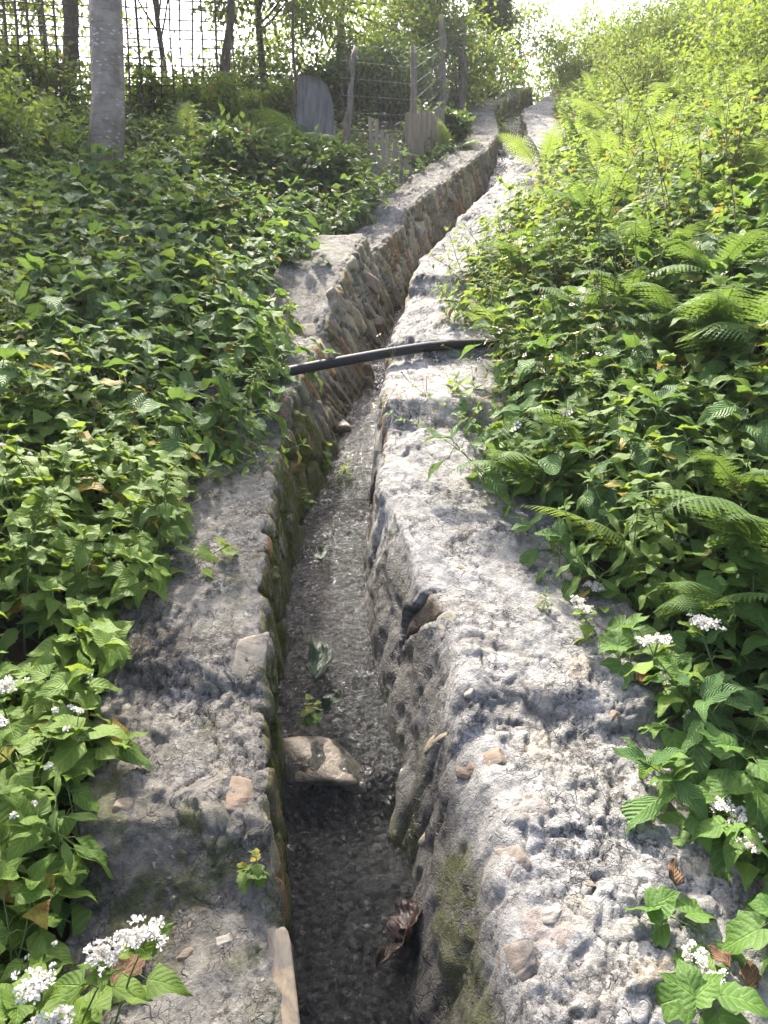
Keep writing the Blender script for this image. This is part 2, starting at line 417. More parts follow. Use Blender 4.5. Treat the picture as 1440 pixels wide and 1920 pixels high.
    M[name] = n.done(n.principled(c, r, n.bump(hb, .9, .022), .3))
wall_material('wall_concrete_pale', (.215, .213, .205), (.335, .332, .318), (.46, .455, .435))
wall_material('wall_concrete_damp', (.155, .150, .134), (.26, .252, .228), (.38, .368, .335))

n = N('loose_stone'); o = n.obj(); rn = n.n('ObjectInfo').outputs['Random']
c = n.ramp(rn, [(0, (.34, .31, .235)), (.34, (.30, .25, .17)), (.6, (.21, .155, .11)), (.8, (.27, .255, .22)), (1, (.38, .355, .285))])
f = n.noise(n.scale_vec(o, (1, .5, 1)), 28, 6, .65, .5)
c = n.mix(.85, c, n.ramp(f, [(.25, .35), (.5, .9), (.75, 1.25)]), 'MULTIPLY')
c = n.mix(n.ramp(n.noise(o, 14, 4, .6, .8), [(.48, 0.0), (.60, .75)]), c, (.115, .108, .096))
M['loose_stone'] = n.done(n.principled(c, .8, n.bump(f, .8, .008), .35))
n = N('wet_stone'); o = n.obj(); f = n.noise(n.scale_vec(o, (1, .6, 1.5)), 22, 6, .65, .6)
c = n.ramp(f, [(.28, (.070, .052, .034)), (.5, (.185, .150, .092)), (.72, (.30, .258, .17))])
M['wet_stone'] = n.done(n.principled(c, .48, n.bump(n.math('ADD', f, n.math('MULTIPLY', n.noise(o, 90, 3), .5)), .8, .008), .6))

n = N('gravel_bed'); o = n.obj()
v = n.voro(o, 45); cidc = n.voro(o, 45, 'F1', 'Color')
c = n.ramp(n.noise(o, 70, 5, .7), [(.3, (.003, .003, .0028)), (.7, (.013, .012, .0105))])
sx = n.n('SeparateColor'); n.l(cidc, sx.inputs[0])
pb = n.math('MULTIPLY', n.ramp(sx.outputs[0], [(.86, 0.0), (.9, 1.0)]), n.ramp(v, [(.25, 1.0), (.42, 0.0)]))
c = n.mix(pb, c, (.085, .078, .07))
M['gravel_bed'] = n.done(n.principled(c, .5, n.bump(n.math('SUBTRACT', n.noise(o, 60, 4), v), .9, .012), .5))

n = N('stream_water'); o = n.obj()
st_ = n.scale_vec(o, (1.0, .55, .55))
calm = n.attr('calm').outputs['Fac']
h = n.math('ADD', n.noise(st_, 38, 5, .70, .8), n.math('MULTIPLY', n.noise(st_, 110, 3, .6, .3), .45))
b = n.bump(h, 1.0, .024)
fr = n.n('Fresnel', i_IOR=1.33); n.l(b, fr.inputs['Normal'])
gl = n.n('BsdfGlossy', i_Roughness=.09); n.l(b, gl.inputs['Normal'])
tp = n.n('BsdfTransparent'); tp.inputs[0].default_value = (.80, .84, .86, 1)
fac = n.math('MULTIPLY', fr.outputs[0], n.math('ADD', 1.0, n.math('MULTIPLY', n.math('SUBTRACT', 1.0, calm), .35)), True)
ms = n.n('MixShader'); n.l(fac, ms.inputs[0]); n.l(tp.outputs[0], ms.inputs[1]); n.l(gl.outputs[0], ms.inputs[2])
# broken aerated water where it runs thin and fast; pale flecks also paint glints
fo = n.n('BsdfDiffuse'); fo.inputs[0].default_value = (.55, .56, .57, 1); n.l(b, fo.inputs['Normal'])
fm = n.math('MULTIPLY', n.ramp(h, [(.84, 0.0), (.98, 1.0)]), n.math('SUBTRACT', 1.0, calm))
ms2 = n.n('MixShader'); n.l(n.math('MULTIPLY', fm, .5), ms2.inputs[0]); n.l(ms.outputs[0], ms2.inputs[1]); n.l(fo.outputs[0], ms2.inputs[2])
M['stream_water'] = n.done(ms2)

# ------------------------------------------------------------------ ground
xs = np.unique(np.concatenate([np.linspace(-90, -8, 28), np.linspace(-8, -2, 50), np.linspace(-2, 4, 121), np.linspace(4, 10, 45), np.linspace(10, 90, 28)]))
ys = np.unique(np.concatenate([np.linspace(-60, -3, 20), np.linspace(-3, 16, 191), np.linspace(16, 90, 40)]))
X, Y = np.meshgrid(xs, ys)
Z = terrain(X, Y)
mb = MB(); mb.add(np.stack([X, Y, Z], -1).reshape(-1, 3), grid_faces(len(ys), len(xs)))
tag(link('ground', mb.mesh('ground', M['soil'])), kind='structure')

# ------------------------------------------------------------------ channel walls
def rows_y(k=.0034, tz=None):
    yf = np.linspace(.25, 14.2, 60000)
    z = tz(yf) if tz is not None else S * yf
    arc = np.concatenate([[0], np.cumsum(np.hypot(np.diff(yf), np.diff(z)) / (k * 1.1 * (.9 * yf[1:] + .45)))])
    n_ = int(arc[-1]) + 1
    return np.interp(np.linspace(0, arc[-1], n_), arc, yf)

BV = []
def build_wall(side):
    yr = rows_y(.0034, topL if side < 0 else topR); nr = len(yr)
    ex = Lx(yr) if side < 0 else Rx(yr); wd = wL(yr) if side < 0 else wR(yr)
    bat = batL(yr) if side < 0 else batR(yr); tz = topL(yr) if side < 0 else topR(yr)
    # profile arc: inner foot -> inner edge -> top -> outer edge -> outer foot
    nf, nT, no = 80, 105, 16
    a = np.linspace(0, 1, nf, endpoint=False); b = np.linspace(0, 1, nT, endpoint=False); c = np.linspace(0, 1, no)
    FH = .68
    u_in = np.concatenate([a * 0, b, c * 0 + 1])                    # across the top 0..1
    vz = np.concatenate([-(1 - a) * FH, b * 0, -c * .5])            # below the top
    arc = np.concatenate([a * FH, FH + b * .5, FH + .5 + c * .5])
    face = np.concatenate([a * 0 + 1, b * 0, c * 0 + 1])
    # rounded arrises
    U = u_in[None] * wd[:, None]                                    # metres from the inner edge, away from the channel
    Zr = np.repeat(vz[None], nr, 0)
    off = np.where(u_in[None] == 0, np.minimum(0, Zr) / FH * bat[:, None], 0)   # foot runs into the channel
    YY = np.repeat(yr[:, None], len(arc), 1); AA = np.repeat(arc[None], nr, 0); FF = np.repeat(face[None], nr, 0)
    edge = np.abs(AA - FH)
    rad = .022
    rnd_ = np.clip(1 - edge / (rad * 1.6), 0, 1) ** 2 * rad * .45
    # outward normal of the profile (before displacement): face -> towards the channel, top -> up
    kf = np.where(AA < FH, 1 - sstep(FH - .05, FH + .03, AA), np.where(AA < FH + .5, 1 - sstep(FH - .05, FH + .03, AA), 0))
    ko = sstep(FH + .47, FH + .53, AA)
    nx = -kf + ko; nz = 1 - np.maximum(kf, ko) * .96
    ln = np.hypot(nx, nz); nx /= ln; nz /= ln
    sd = 100 if side < 0 else 0
    # coordinates on the surface
    ql = np.concatenate([[0], np.cumsum(np.hypot(np.diff(yr), np.diff(tz)))])
    P, Q = AA, np.repeat(ql[:, None], len(arc), 1)
    top = (1 - FF)
    # --- top: lumpy popcorn concrete
    lump_mask = sstep(-.05, .40, fbm(P * 5, Q * 4, sd + 11, 3)) * .9
    near_edge = np.exp(-np.clip(AA - FH, 0, 1) / .10) * sstep(-.5, .3, fbm(P * 2, Q * 5, sd + 14, 2))
    lump_mask = np.clip(np.maximum(lump_mask, near_edge * (1.2 if side > 0 else .7)), 0, 1)
    wx, wy = P * 1 + .02 * fbm(P * 18, Q * 18, sd + 1, 2), Q + .02 * fbm(P * 18, Q * 18, sd + 2, 2)
    f1, f2, idl, _, _ = worley(wx / .046, wy / .046, sd + 20)
    g1, g2, idm, _, _ = worley(wx / .085, wy / .085, sd + 30)
    lumps = np.sqrt(np.clip(1 - (f1 / .85) ** 2, 0, 1)) * (.25 + .75 * idl ** 1.5) * .016 - .006 * (f2 - f1 < .09)
    lumps2 = np.sqrt(np.clip(1 - (g1 / .85) ** 2, 0, 1)) * (idm > .45) * idm * .022
    disp_top = .015 * fbm(P * 3.0, Q * 3.0, sd + 5, 3) + .008 * fbm(P * 11, Q * 11, sd + 6, 4) + .006 * fbm(P * 40, Q * 40, sd + 7, 3)
    disp_top = disp_top + lump_mask * (lumps + lumps2 * .8)
    lump_mask = lump_mask * .7
    flat = sstep(4.30, 4.45, YY) * (1 - sstep(5.30, 5.42, YY)) if side < 0 else .6 * sstep(.1, .5, fbm(P * 2.2, Q * 2.2, 15, 2))
    disp_top = disp_top * (1 - .92 * flat)
    crack = worley(wx / .26 + .5 * fbm(P * 7, Q * 7, sd + 8, 3), wy / .30 + .5 * fbm(P * 7, Q * 7, sd + 9, 3), sd + 40)
    ck = (1 - sstep(.0, .05, crack[1] - crack[0])) * sstep(-.1, .3, fbm(P * 2.5, Q * 2.5, sd + 13, 2))
    disp_top = disp_top - .009 * ck
    # --- face: rubble slabs leaning uphill
    slant = .35 if side < 0 else .15
    px = (Q + slant * P + .035 * fbm(P * 7, Q * 7, sd + 51, 4)) / np.where(YY > 3.6, .085, .15); py = (P + .05 * fbm(P * 6, Q * 6, sd + 52, 4)) / np.where(YY > 3.6, .27, .30)
    h1, h2, idf, ox, oy = worley(px, py, sd + 60)
    gapf = 1 - sstep(.03, .11, h2 - h1)
    ex_ = sstep(.04, .17, h2 - h1)
    if side > 0: mort = np.where(YY < 2.9, sstep(.05, .08, idf), sstep(.75, .8, idf))
    else: mort = np.where(YY < 1.4, sstep(.55, .6, idf), sstep(.88, .92, idf))
    if side > 0: mort = np.where(YY < 2.0, 1.0, mort)
    pr = _h(np.floor(idf * 9973), np.floor(idf * 331))
    amp = np.where(YY > 3.4, 1.0, .5)
    stone_h = (np.where((YY < 2.9) & (side > 0), .008, .005) + .022 * pr) * amp * ex_ + (ox * (pr - .5) + oy * (_h(np.floor(idf * 733), np.floor(idf * 97)) - .5)) * np.where((YY < 2.9) & (side > 0), .014, .040) * ex_ + .012 * fbm(P * 9, Q * 30, sd + 55, 4)
    mort_h = .016 + np.where((YY < 2.8) & (side > 0), .034, .022) * fbm(P * 5, Q * 5, sd + 56, 4) + np.where((YY < 2.8) & (side > 0), .012, 0) * fbm(P * 16, Q * 12, sd + 57, 4) + .006 * fbm(P * 40, Q * 40, sd + 58, 3)
    disp_face = stone_h * (1 - mort) + mort_h * mort - .012 * gapf * (1 - mort)
    disp_face *= 1 - .5 * sstep(12, 14, YY)
    kface = np.clip(kf, 0, 1) * sstep(FH + .012, FH - .02, AA) if False else np.where(AA < FH, 1 - sstep(FH - .02, FH, AA) * .6, .4 * (1 - sstep(FH, FH + .05, AA)))
    d = disp_face * kface + disp_top * (1 - kface)
    d = np.where(AA > FH + .5, disp_top * .6, d)
    d = d - rnd_
    # ragged arris
    wob = .020 * fbm(YY * 0 + 3.3, Q * 4, sd + 70, 4) + .010 * fbm(YY * 0 + 1.3, Q * 22, sd + 71, 3)
    yw = YY + .05 * fbm(U * 5, Q * 1.5, sd + 80, 3)
    SX = ex[:, None] + side * (U + off + wob)
    ZZ = (topL(yw) if side < 0 else topR(yw)) - S * (yw - YY) + Zr
    B = np.stack([SX, YY, ZZ], -1)
    nrm = np.cross(np.gradient(B, axis=0), np.gradient(B, axis=1)); nrm *= side
    nrm = -nrm if nrm[nr // 2, nf + nT // 2, 2] < 0 else nrm
    nrm /= np.linalg.norm(nrm, axis=2)[..., None] + 1e-12
    for _ in range(2):
        pad = np.pad(nrm, ((2, 2), (3, 3), (0, 0)), mode='edge')
        nrm = sum(pad[2:-2, 3 + q:3 + q + nrm.shape[1]] for q in (-3, -2, -1, 0, 1, 2, 3)); pad = np.pad(nrm, ((2, 2), (0, 0), (0, 0)), mode='edge')
        nrm = sum(pad[2 + q:2 + q + nr] for q in (-2, -1, 0, 1, 2)); nrm /= np.linalg.norm(nrm, axis=2)[..., None] + 1e-12
    B = B + nrm * d[..., None]
    SX, YY2, ZZ = B[..., 0], B[..., 1], B[..., 2]
    stone = (1 - mort) * np.where(AA < FH, 1.0, 0) * (1 - sstep(FH - .025, FH + .004, AA) * (.75 if side > 0 else .35)) * (1 - gapf)
    rock_top = (idm > .86) * (g1 < .45) * lump_mask * .7 * (AA > FH) * (AA < FH + .5)
    stone = np.maximum(stone, rock_top)
    cid = np.where(AA < FH, _h(np.floor(idf * 7919), np.floor(idf * 521)), _h(np.floor(idm * 7919), np.floor(idm * 521)))
    wl = dW(YY) - (dzL(YY) if side < 0 else dzR(YY))               # water level below the top
    above = Zr - wl
    wet = np.where(AA < FH, 1 - sstep(np.where((side > 0) & (YY < 2.6), .19, .02), .24 if side < 0 else np.where(YY < 2.6, .40, .26), above), 0)
    gap = np.where(AA < FH, gapf * (1 - mort) * .9, ck * .9 + lump_mask * (f2 - f1 < .10) * .45)
    if side < 0:
        moss = np.where(AA < FH, sstep(1.45, 1.75, YY) * (1 - sstep(3.2, 3.7, YY)) * (1 - .75 * sstep(-.10, -.02, Zr)) + .35, .5 * sstep(.1, .45, fbm(P * 6, Q * 6, 91, 3)) * (YY < 1.75) * (YY > 1.2) + .15 * sstep(.15, .45, fbm(P * 5, Q * 5, 94, 3)))
    else:
        moss = np.where(AA < FH, .55 * sstep(-.1, .3, fbm(P * 4, Q * 3, 92, 3)) * sstep(-.05, -.15, Zr) * (YY < 3.0), 0)
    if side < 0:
        damp_shade_v = .30 + .75 * sstep(1.15, 1.32, YY) * (1 - sstep(1.44, 1.62, YY)) + .65 * sstep(.40, .95, (AA - FH) / .5 + .25 * fbm(P * 3, Q * 4, 97, 3)) + .35 * sstep(4.0, 3.3, YY) * sstep(2.6, 3.2, YY)  # damp tone and soiled outer edge, with the riser's shade painted in
        damp_shade_v = np.where((YY > 1.85) & (YY < 2.0), damp_shade_v + .3, damp_shade_v)
    else:
        damp_shade_v = .12 + .5 * sstep(.72, .98, (AA - FH) / .5 + .22 * fbm(P * 3, Q * 4, 96, 3)) * (AA < FH + .5) + .35 * (np.abs(YY - 3.22) < .06) + .35 * (np.abs(YY - 1.8) < .04) + .35 * (np.abs(YY - 3.87) < .05) + .35 * (np.abs(YY - 4.75) < .07)  # soil-stained outer edge; step risers painted darker
    mb = MB()
    V = np.stack([SX, YY2, ZZ], -1).reshape(-1, 3)
    F = grid_faces(nr, len(arc))
    if side > 0: F = F[:, ::-1]
    F = F[:, ::-1]
    mb.add(V, F, stone=stone.ravel(), cid=cid.ravel(), face=FF.ravel(), wet=wet.ravel(), gap=np.clip(gap, 0, 1).ravel(), moss=np.clip(moss, 0, 1).ravel(), damp=np.clip(damp_shade_v, 0, 1).ravel())
    BV.append((V, F))
    return mb
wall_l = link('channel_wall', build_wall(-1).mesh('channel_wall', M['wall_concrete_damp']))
tag(wall_l, 'mossy moist channel wall on the left with slate rubble inner face and stepped top', 'wall')
wall_r = link('channel_wall', build_wall(1).mesh('channel_wall', M['wall_concrete_pale']))
tag(wall_r, 'pale lumpy concrete channel wall on the right, broad sunlit sloping top', 'wall')

def stone_mesh(size, seed, mat, rough=.06, planes=11):
    """a broken stone: a ball cut by random planes, roughened"""
    r = np.random.default_rng(seed); n_ = 22; g = np.linspace(-1, 1, n_); gx, gy = np.meshgrid(g, g)
    Vs = []; Qs = []; k = 0
    for ax in range(3):
        for sg in (-1, 1):
            p = np.zeros((n_ * n_, 3)); p[:, ax] = sg; p[:, (ax + 1) % 3] = gx.ravel(); p[:, (ax + 2) % 3] = gy.ravel() * sg
            Vs.append(p); Qs.append(grid_faces(n_, n_) + k); k += n_ * n_
    V = np.concatenate(Vs); d = V / np.linalg.norm(V, axis=1)[:, None]
    pn = r.normal(0, 1, (planes, 3)); pn /= np.linalg.norm(pn, axis=1)[:, None]; ph = r.uniform(.62, .95, planes)
    pn = np.concatenate([pn, [(0, 0, 1), (0, 0, -1), (1, .1, 0), (-1, .1, .1), (.1, 1, 0), (0, -1, .1)]]); ph = np.concatenate([ph, np.full(6, .8)])
    q = ph[None] / np.maximum(d @ pn.T, .05)
    rad = (np.sum(q ** -18, axis=1)) ** (-1 / 18)
    rad *= 1 + rough * fbm(d[:, 0] * 3 + d[:, 2] * 2 + seed, d[:, 1] * 3 - d[:, 2] * 2.3, seed, 4) + rough * .4 * fbm(d[:, 0] * 11 + d[:, 2] * 7, d[:, 1] * 11 - d[:, 2] * 6, seed + 5, 3)
    mb = MB(); mb.add(d * rad[:, None] * np.array(size) / 1.6, np.concatenate(Qs))
    me = mb.mesh('stone', mat)
    import bmesh
    bm = bmesh.new(); bm.from_mesh(me); bmesh.ops.remove_doubles(bm, verts=bm.verts[:], dist=1e-5); bmesh.ops.recalc_face_normals(bm, faces=bm.faces[:]); bm.to_mesh(me); bm.free()
    return me
from mathutils.bvhtree import BVHTree
VB = np.concatenate([BV[0][0], BV[1][0]]); FB = np.concatenate([BV[0][1], BV[1][1] + len(BV[0][0])])
TREE = BVHTree.FromPolygons(VB.tolist(), FB.tolist())
def hit(px, py):
    h = TREE.ray_cast(Vector(CAMP), Vector(ray(px, py)).normalized())
    if h[0] is None: return None
    nn = h[1] if h[1].dot(Vector(ray(px, py))) < 0 else -h[1]
    return np.array(h[0]), np.array(nn)
def bed_stone(wall, px, py, wpx, hpx, thick, roll, seed, sink=.25, mat='loose_stone'):
    """a stone set into the wall surface met at that sight line; sizes in metres on the surface"""
    r_ = hit(px, py)
    if r_ is None: return
    P, nn = r_; acc = nn.copy()
    for dx, dy in ((12, 0), (-12, 0), (0, 12), (0, -12)):
        q = hit(px + dx, py + dy)
        if q is not None: acc += q[1]
    nn = acc / np.linalg.norm(acc); u = np.array((0, math.cos(RAD(24)), math.sin(RAD(24)))); u = u - nn * (u @ nn); u /= np.linalg.norm(u); v = np.cross(nn, u)
    R3 = np.stack([u, v, nn], 1); R3 = Matrix(R3.tolist()) @ Matrix.Rotation(roll, 3, 'Z')
    o = link('stone', stone_mesh((wpx, hpx, thick), seed, M[mat]), wall)
    o.location = P - nn * thick * sink; o.rotation_euler = R3.to_euler()
sl = RAD(24)
for k, q in enumerate([(468, 1240, .17, .09, .05, 0, .42), (455, 1485, .12, .07, .06, .1, .4), (455, 1340, .04, .04, .03, 0, .4), 
        (235, 1510, .045, .05, .04, 0, .4), (345, 1790, .025, .05, .03, .2, .35), (420, 1765, .035, .03, .03, .5, .35), 
        (590, 620, .12, .22, .04, .3, .42), (640, 570, .09, .22, .04, .2, .42), (690, 520, .10, .26, .04, .3, .42), (780, 430, .10, .2, .05, .3, .42), (845, 365, .12, .2, .05, .3, .42), (700, 600, .08, .2, .04, .5, .42)]):
    bed_stone(wall_l, *q[:6], 40 + k, q[6] + .02)
o = link('stone', stone_mesh((.06, .27, .13), 77, M['loose_stone']), wall_l)      # the long cream stone on the inner edge
o.location = (float(Lx(1.22)) + .008, 1.22, float(topL(1.22)) - .060); o.rotation_euler = (RAD(24), 0, .22)
for k, q in enumerate([(848, 1290, .12, .13, .06, .2, .45), (893, 1420, .08, .13, .05, .1, .45), (945, 1610, .10, .09, .06, .3, .45), (1035, 1715, .04, .05, .04, .4, .3), (838, 1170, .08, .07, .05, .2, .42),
        (735, 1020, .05, .12, .04, 0, .4), (798, 1570, .04, .09, .03, .1, .4), (940, 1820, .08, .16, .05, -.2, .45), (1275, 1895, .035, .05, .04, .3, .3), (1105, 1655, .02, .025, .02, .3, .3), (815, 1385, .04, .12, .03, 0, .4),
        (865, 1065, .03, .03, .03, 0, .3), (1150, 1340, .03, .04, .03, .4, .3), (770, 1230, .09, .14, .04, .2, .45), (730, 1130, .07, .12, .04, .1, .45), (860, 1840, .05, .06, .03, .1, .4)]):
    bed_stone(wall_r, *q[:6], 90 + k, q[6] + .10)

# ------------------------------------------------------------------ stream
yr = rows_y(.0036); nr = len(yr); nc = 60
u = np.linspace(0, 1, nc)[None]
xl = (Lx(yr) + batL(yr) * .5 - .10)[:, None]; xr = (Rx(yr) - batR(yr) * .5 + .10)[:, None]
XX = xl + (xr - xl) * u; YY = np.repeat(yr[:, None], nc, 1)
yy2 = YY + .06 * fbm(XX * 6, YY * 3, 61, 3)
ZW = S * YY + dW(yy2) + .012 * fbm(XX * 14, YY * 7, 62, 4) + .013 * fbm(XX * 36, YY * 20, 63, 4)
mb = MB(); mb.add(np.stack([XX, YY, ZW], -1).reshape(-1, 3), grid_faces(nr, nc), calm=(1 - sstep(1.8, 2.3, YY)).ravel())
tag(link('stream_water', mb.mesh('stream_water', M['stream_water'])), kind='structure')
f1, f2, idg, _, _ = worley(XX / .05, YY / .05, 77)
ZB = S * YY + dW(yy2) - .030 + .014 * fbm(XX * 12, YY * 9, 65, 4) + .016 * np.sqrt(np.clip(1 - (f1 / .8) ** 2, 0, 1)) * idg
mb = MB(); mb.add(np.stack([XX, YY, ZB], -1).reshape(-1, 3), grid_faces(nr, nc))
tag(link('stream_bed', mb.mesh('stream_bed', M['gravel_bed'])), kind='structure')

def rock(label, loc, size, rot, seed, mat='wet_stone'):
    o = link('rock', stone_mesh(size, seed, M[mat], .09)); o.location = loc; o.rotation_euler = rot
    return tag(o, label, 'rock')
p = water_at(606, 1425)
rock('flat wet brown rock lodged across the little drop in the channel', p + np.array((-.02, .03, -.034)), (.33, .19, .10), (.40, .17, -.22), 21)
p = water_at(640, 800)
rock('dark wet rock against the left wall face, washed by the glittering stream', p + np.array((-.01, .0, -.01)), (.10, .10, .07), (.3, 0, .3), 8)
p = water_at(715, 612)
rock('dark wet rock under the small fall just above the hose', p + np.array((-.06, .05, -.0)), (.17, .12, .12), (.2, 0, .2), 12)
p = water_at(940, 290)
rock('small rock breaking the white water at the top of the channel', p, (.12, .12, .10), (.2, 0, .6), 14)

# ------------------------------------------------------------------ hose
pts = [along(440, 735, 3.36), along(500, 708, 3.44), along(545, 695, 3.50), along(640, 677, 3.58), along(730, 661, 3.66), along(800, 650, 3.72), along(850, 646, 3.77), along(890, 644, 3.79), along(950, 645, 3.82), along(1030, 655, 3.84)]
P = np.array(pts); tt = np.arange(len(P)); t2 = np.linspace(0, len(P) - 1, 70)
Ps = np.stack([np.interp(t2, tt, P[:, k]) for k in range(3)], 1)
for _ in range(6): Ps[1:-1] = (Ps[:-2] + 2 * Ps[1:-1] + Ps[2:]) / 4
mb = MB(); tube(mb, Ps, .0245, 20)
tag(link('hose', mb.mesh('hose', M['hose_rubber'])), 'thick black plastic hose lying across the channel from wall to wall', 'hose')

# ------------------------------------------------------------------ leaves
def leaf_tmpl(kind, nT=11, droop=.25, fold=.30, wav=.0, seed=0):
    r = np.random.default_rng(seed)
    t = np.linspace(0, 1, nT); U = np.array([-1, -.5, 0, .5, 1])
    y0 = t.copy()
    if kind == 'heart':   w = .40 * np.minimum(1, (t / .10) ** .55 + .25) * (1 - t ** 1.25) ** .85
    elif kind == 'tri':   w = .44 * np.minimum(1, (t / .12) + .15) * np.interp(t, [0, .12, .35, .7, 1], [1, 1, .72, .33, 0])
    elif kind == 'ovate': w = .31 * np.sin(np.pi * t ** .72) ** .8 * (1 - .35 * t)
    elif kind == 'lance': w = .15 * np.sin(np.pi * t ** .8) ** .8
    elif kind == 'lobed': w = np.interp(t, [0, .06, .16, .27, .36, .48, .58, .72, .86, 1], [.10, .36, .44, .52, .37, .36, .41, .22, .10, 0])
    elif kind == 'round': w = .45 * np.sqrt(np.clip(1 - (2 * t - 1) ** 2, 0, 1)) ** .8
    ser = np.where(np.arange(nT) % 2 == 0, 1.0, .86) if kind in ('ovate', 'serr') else np.ones(nT)
    V = np.zeros((nT, 5, 3))
    for k, u in enumerate(U):
        e = abs(u) == 1
        V[:, k, 0] = u * w * (ser if e else 1)
        back = -.16 * abs(u) * (1 - t) ** 3 if kind in ('heart', 'lobed') else 0
        V[:, k, 1] = y0 + back + (.02 if e and kind == 'ovate' else 0) * (np.arange(nT) % 2)
        V[:, k, 2] = fold * abs(u) * w - .10 * u * u * w
    V[..., 2] += wav * .06 * np.sin(t * 9 + r.uniform(0, 6))[:, None] * np.abs(U)[None]
    # droop: bend along length
    th = droop * 2.0 * t; yl = np.concatenate([[0], np.cumsum(np.cos((th[1:] + th[:-1]) / 2) * np.diff(t))]); zl = -np.concatenate([[0], np.cumsum(np.sin((th[1:] + th[:-1]) / 2) * np.diff(t))])
    dy = V[..., 1] - t[:, None]
    V[..., 1] = yl[:, None] + dy; V[..., 2] += zl[:, None]
    uv = np.zeros((nT, 5, 3)); uv[..., 0] = U[None]; uv[..., 1] = t[:, None]
    return V.reshape(-1, 3), grid_faces(nT, 5), uv.reshape(-1, 3)
TM = {}
for k, nT in (('heart', 9), ('tri', 9), ('ovate', 15), ('lance', 8), ('lobed', 12), ('round', 8)):
    TM[k] = [leaf_tmpl(k, nT, d, f, 1.0, i) for i, (d, f) in enumerate(((.10, .35), (.28, .22), (.45, .30), (.2, .05)))]
SMALL = (np.array([(0, 0, 0), (-.26, .38, .10), (0, .42, 0), (.26, .38, .10), (0, 1, -.12)], float), np.array([(0, 2, 1), (0, 3, 2), (1, 2, 4), (2, 3, 4)]), np.array([(0, 0, 0), (-1, .4, 0), (0, .4, 0), (1, .4, 0), (0, 1, 0)], float))

def frame(d, up):
    d = d / (np.linalg.norm(d) + 1e-9); x = np.cross(d, up)
    if np.linalg.norm(x) < 1e-4: x = np.array((1., 0, 0))
    x /= np.linalg.norm(x); z = np.cross(x, d)
    return np.stack([x, d, z], 1)
UP = np.array((0, 0, 1.))
def add_leaf(mb, kind, p, d, size, r, up=UP, mat=0, rnd=None, roll=.25):
    V, F, uv = TM[kind][r.integers(len(TM[kind]))]
    Mx = frame(d, up + r.normal(0, roll, 3))
    W = (V * np.array((r.uniform(.85, 1.15), 1, 1)) * size) @ Mx.T + p
    mb.add(W, F, mat=mat, uvp=uv, rnd=np.full(len(V), r.random() if rnd is None else rnd))
def add_small(mb, P, D, Sz, r, mat=0):
    """many small 4-triangle leaves at once"""
    n = len(P); D = D / (np.linalg.norm(D, axis=1)[:, None] + 1e-9)
    up = UP[None] + r.normal(0, .45, (n, 3)); X = np.cross(D, up); X /= np.linalg.norm(X, axis=1)[:, None] + 1e-9; Zc = np.cross(X, D)
    V, F, uv = SMALL
    W = P[:, None] + Sz[:, None, None] * (V[None, :, :1] * X[:, None] + V[None, :, 1:2] * D[:, None] + V[None, :, 2:] * Zc[:, None])
    T = (F[None] + (np.arange(n) * 5)[:, None, None]).reshape(-1, 3)
    mb.add(W.reshape(-1, 3), None, T, mat, uvp=np.tile(uv, (n, 1)), rnd=np.repeat(r.random(n), 5))

def curve_stem(r, h, lean, nseg=8, az=None):
    az = r.uniform(0, 6.28) if az is None else az
    t = np.linspace(0, 1, nseg)
    bx = lean * t ** 1.6; wob = .04 * h * np.sin(t * 5 + r.uniform(0, 6)) * t
    return np.stack([np.cos(az) * bx * h - np.sin(az) * wob, np.sin(az) * bx * h + np.cos(az) * wob, h * t * (1 - .25 * lean * t)], 1)
def pt_on(P, t):
    k = t * (len(P) - 1); i = min(int(k), len(P) - 2); f = k - i
    d = P[i + 1] - P[i]
    return P[i] * (1 - f) + P[i + 1] * f, d / np.linalg.norm(d)

def weed(seed, kind, h, nstem, npair, size, lean=.35, mat_l='weed_leaf', mat_s='stem_green', flower=None, spread=.05, down=.15, top=1.0, rad=.0028):
    """one plant: dict of part meshes"""
    r = np.random.default_rng(seed)
    st, fo, fl = MB(), MB(), []
    for s in range(nstem):
        hh = h * r.uniform(.7, 1.1); P = curve_stem(r, hh, lean * r.uniform(.3, 1.3)) + np.array((*r.normal(0, spread, 2), 0))
        tube(st, P, np.linspace(rad, rad * .5, len(P)), 5)
        a0 = r.uniform(0, 6.28)
        for k in range(npair):
            t = .18 + .82 * (k + r.uniform(0, .5)) / npair; p, d = pt_on(P, min(t, .995))
            sz = size * (1.0 - .32 * max(0, t - .45) / .55 * top) * r.uniform(.75, 1.15)
            for q in (0, 1):
                a = a0 + k * 1.57 + q * 3.14 + r.normal(0, .25)
                out = np.array((math.cos(a), math.sin(a), r.uniform(-.1, .35) - down * (1 - t)))
                pe = p + out * sz * .35
                tube(st, [p, (p + pe) / 2 + np.array((0, 0, .01 * sz / .08)), pe], .0011, 4, cap=False)
                add_leaf(fo, kind, pe, out + np.array((0, 0, -down * r.uniform(.3, 2.2))), sz, r)
        # tip leaves
        p, d = pt_on(P, .995)
        for q in range(3):
            a = r.uniform(0, 6.28); add_leaf(fo, kind, p, np.array((math.cos(a), math.sin(a), .7)), size * .60, r)
        if flower: flower(fl, st, p, r)
    out = {'stem': st.mesh('stem', M[mat_s]), 'foliage': fo.mesh('foliage', M[mat_l])}
    if fl: out['flower_head'] = [f.mesh('flower_head', [M['petal_white'], M['flower_yellow'], M['flower_brown']]) for f in fl]
    return out

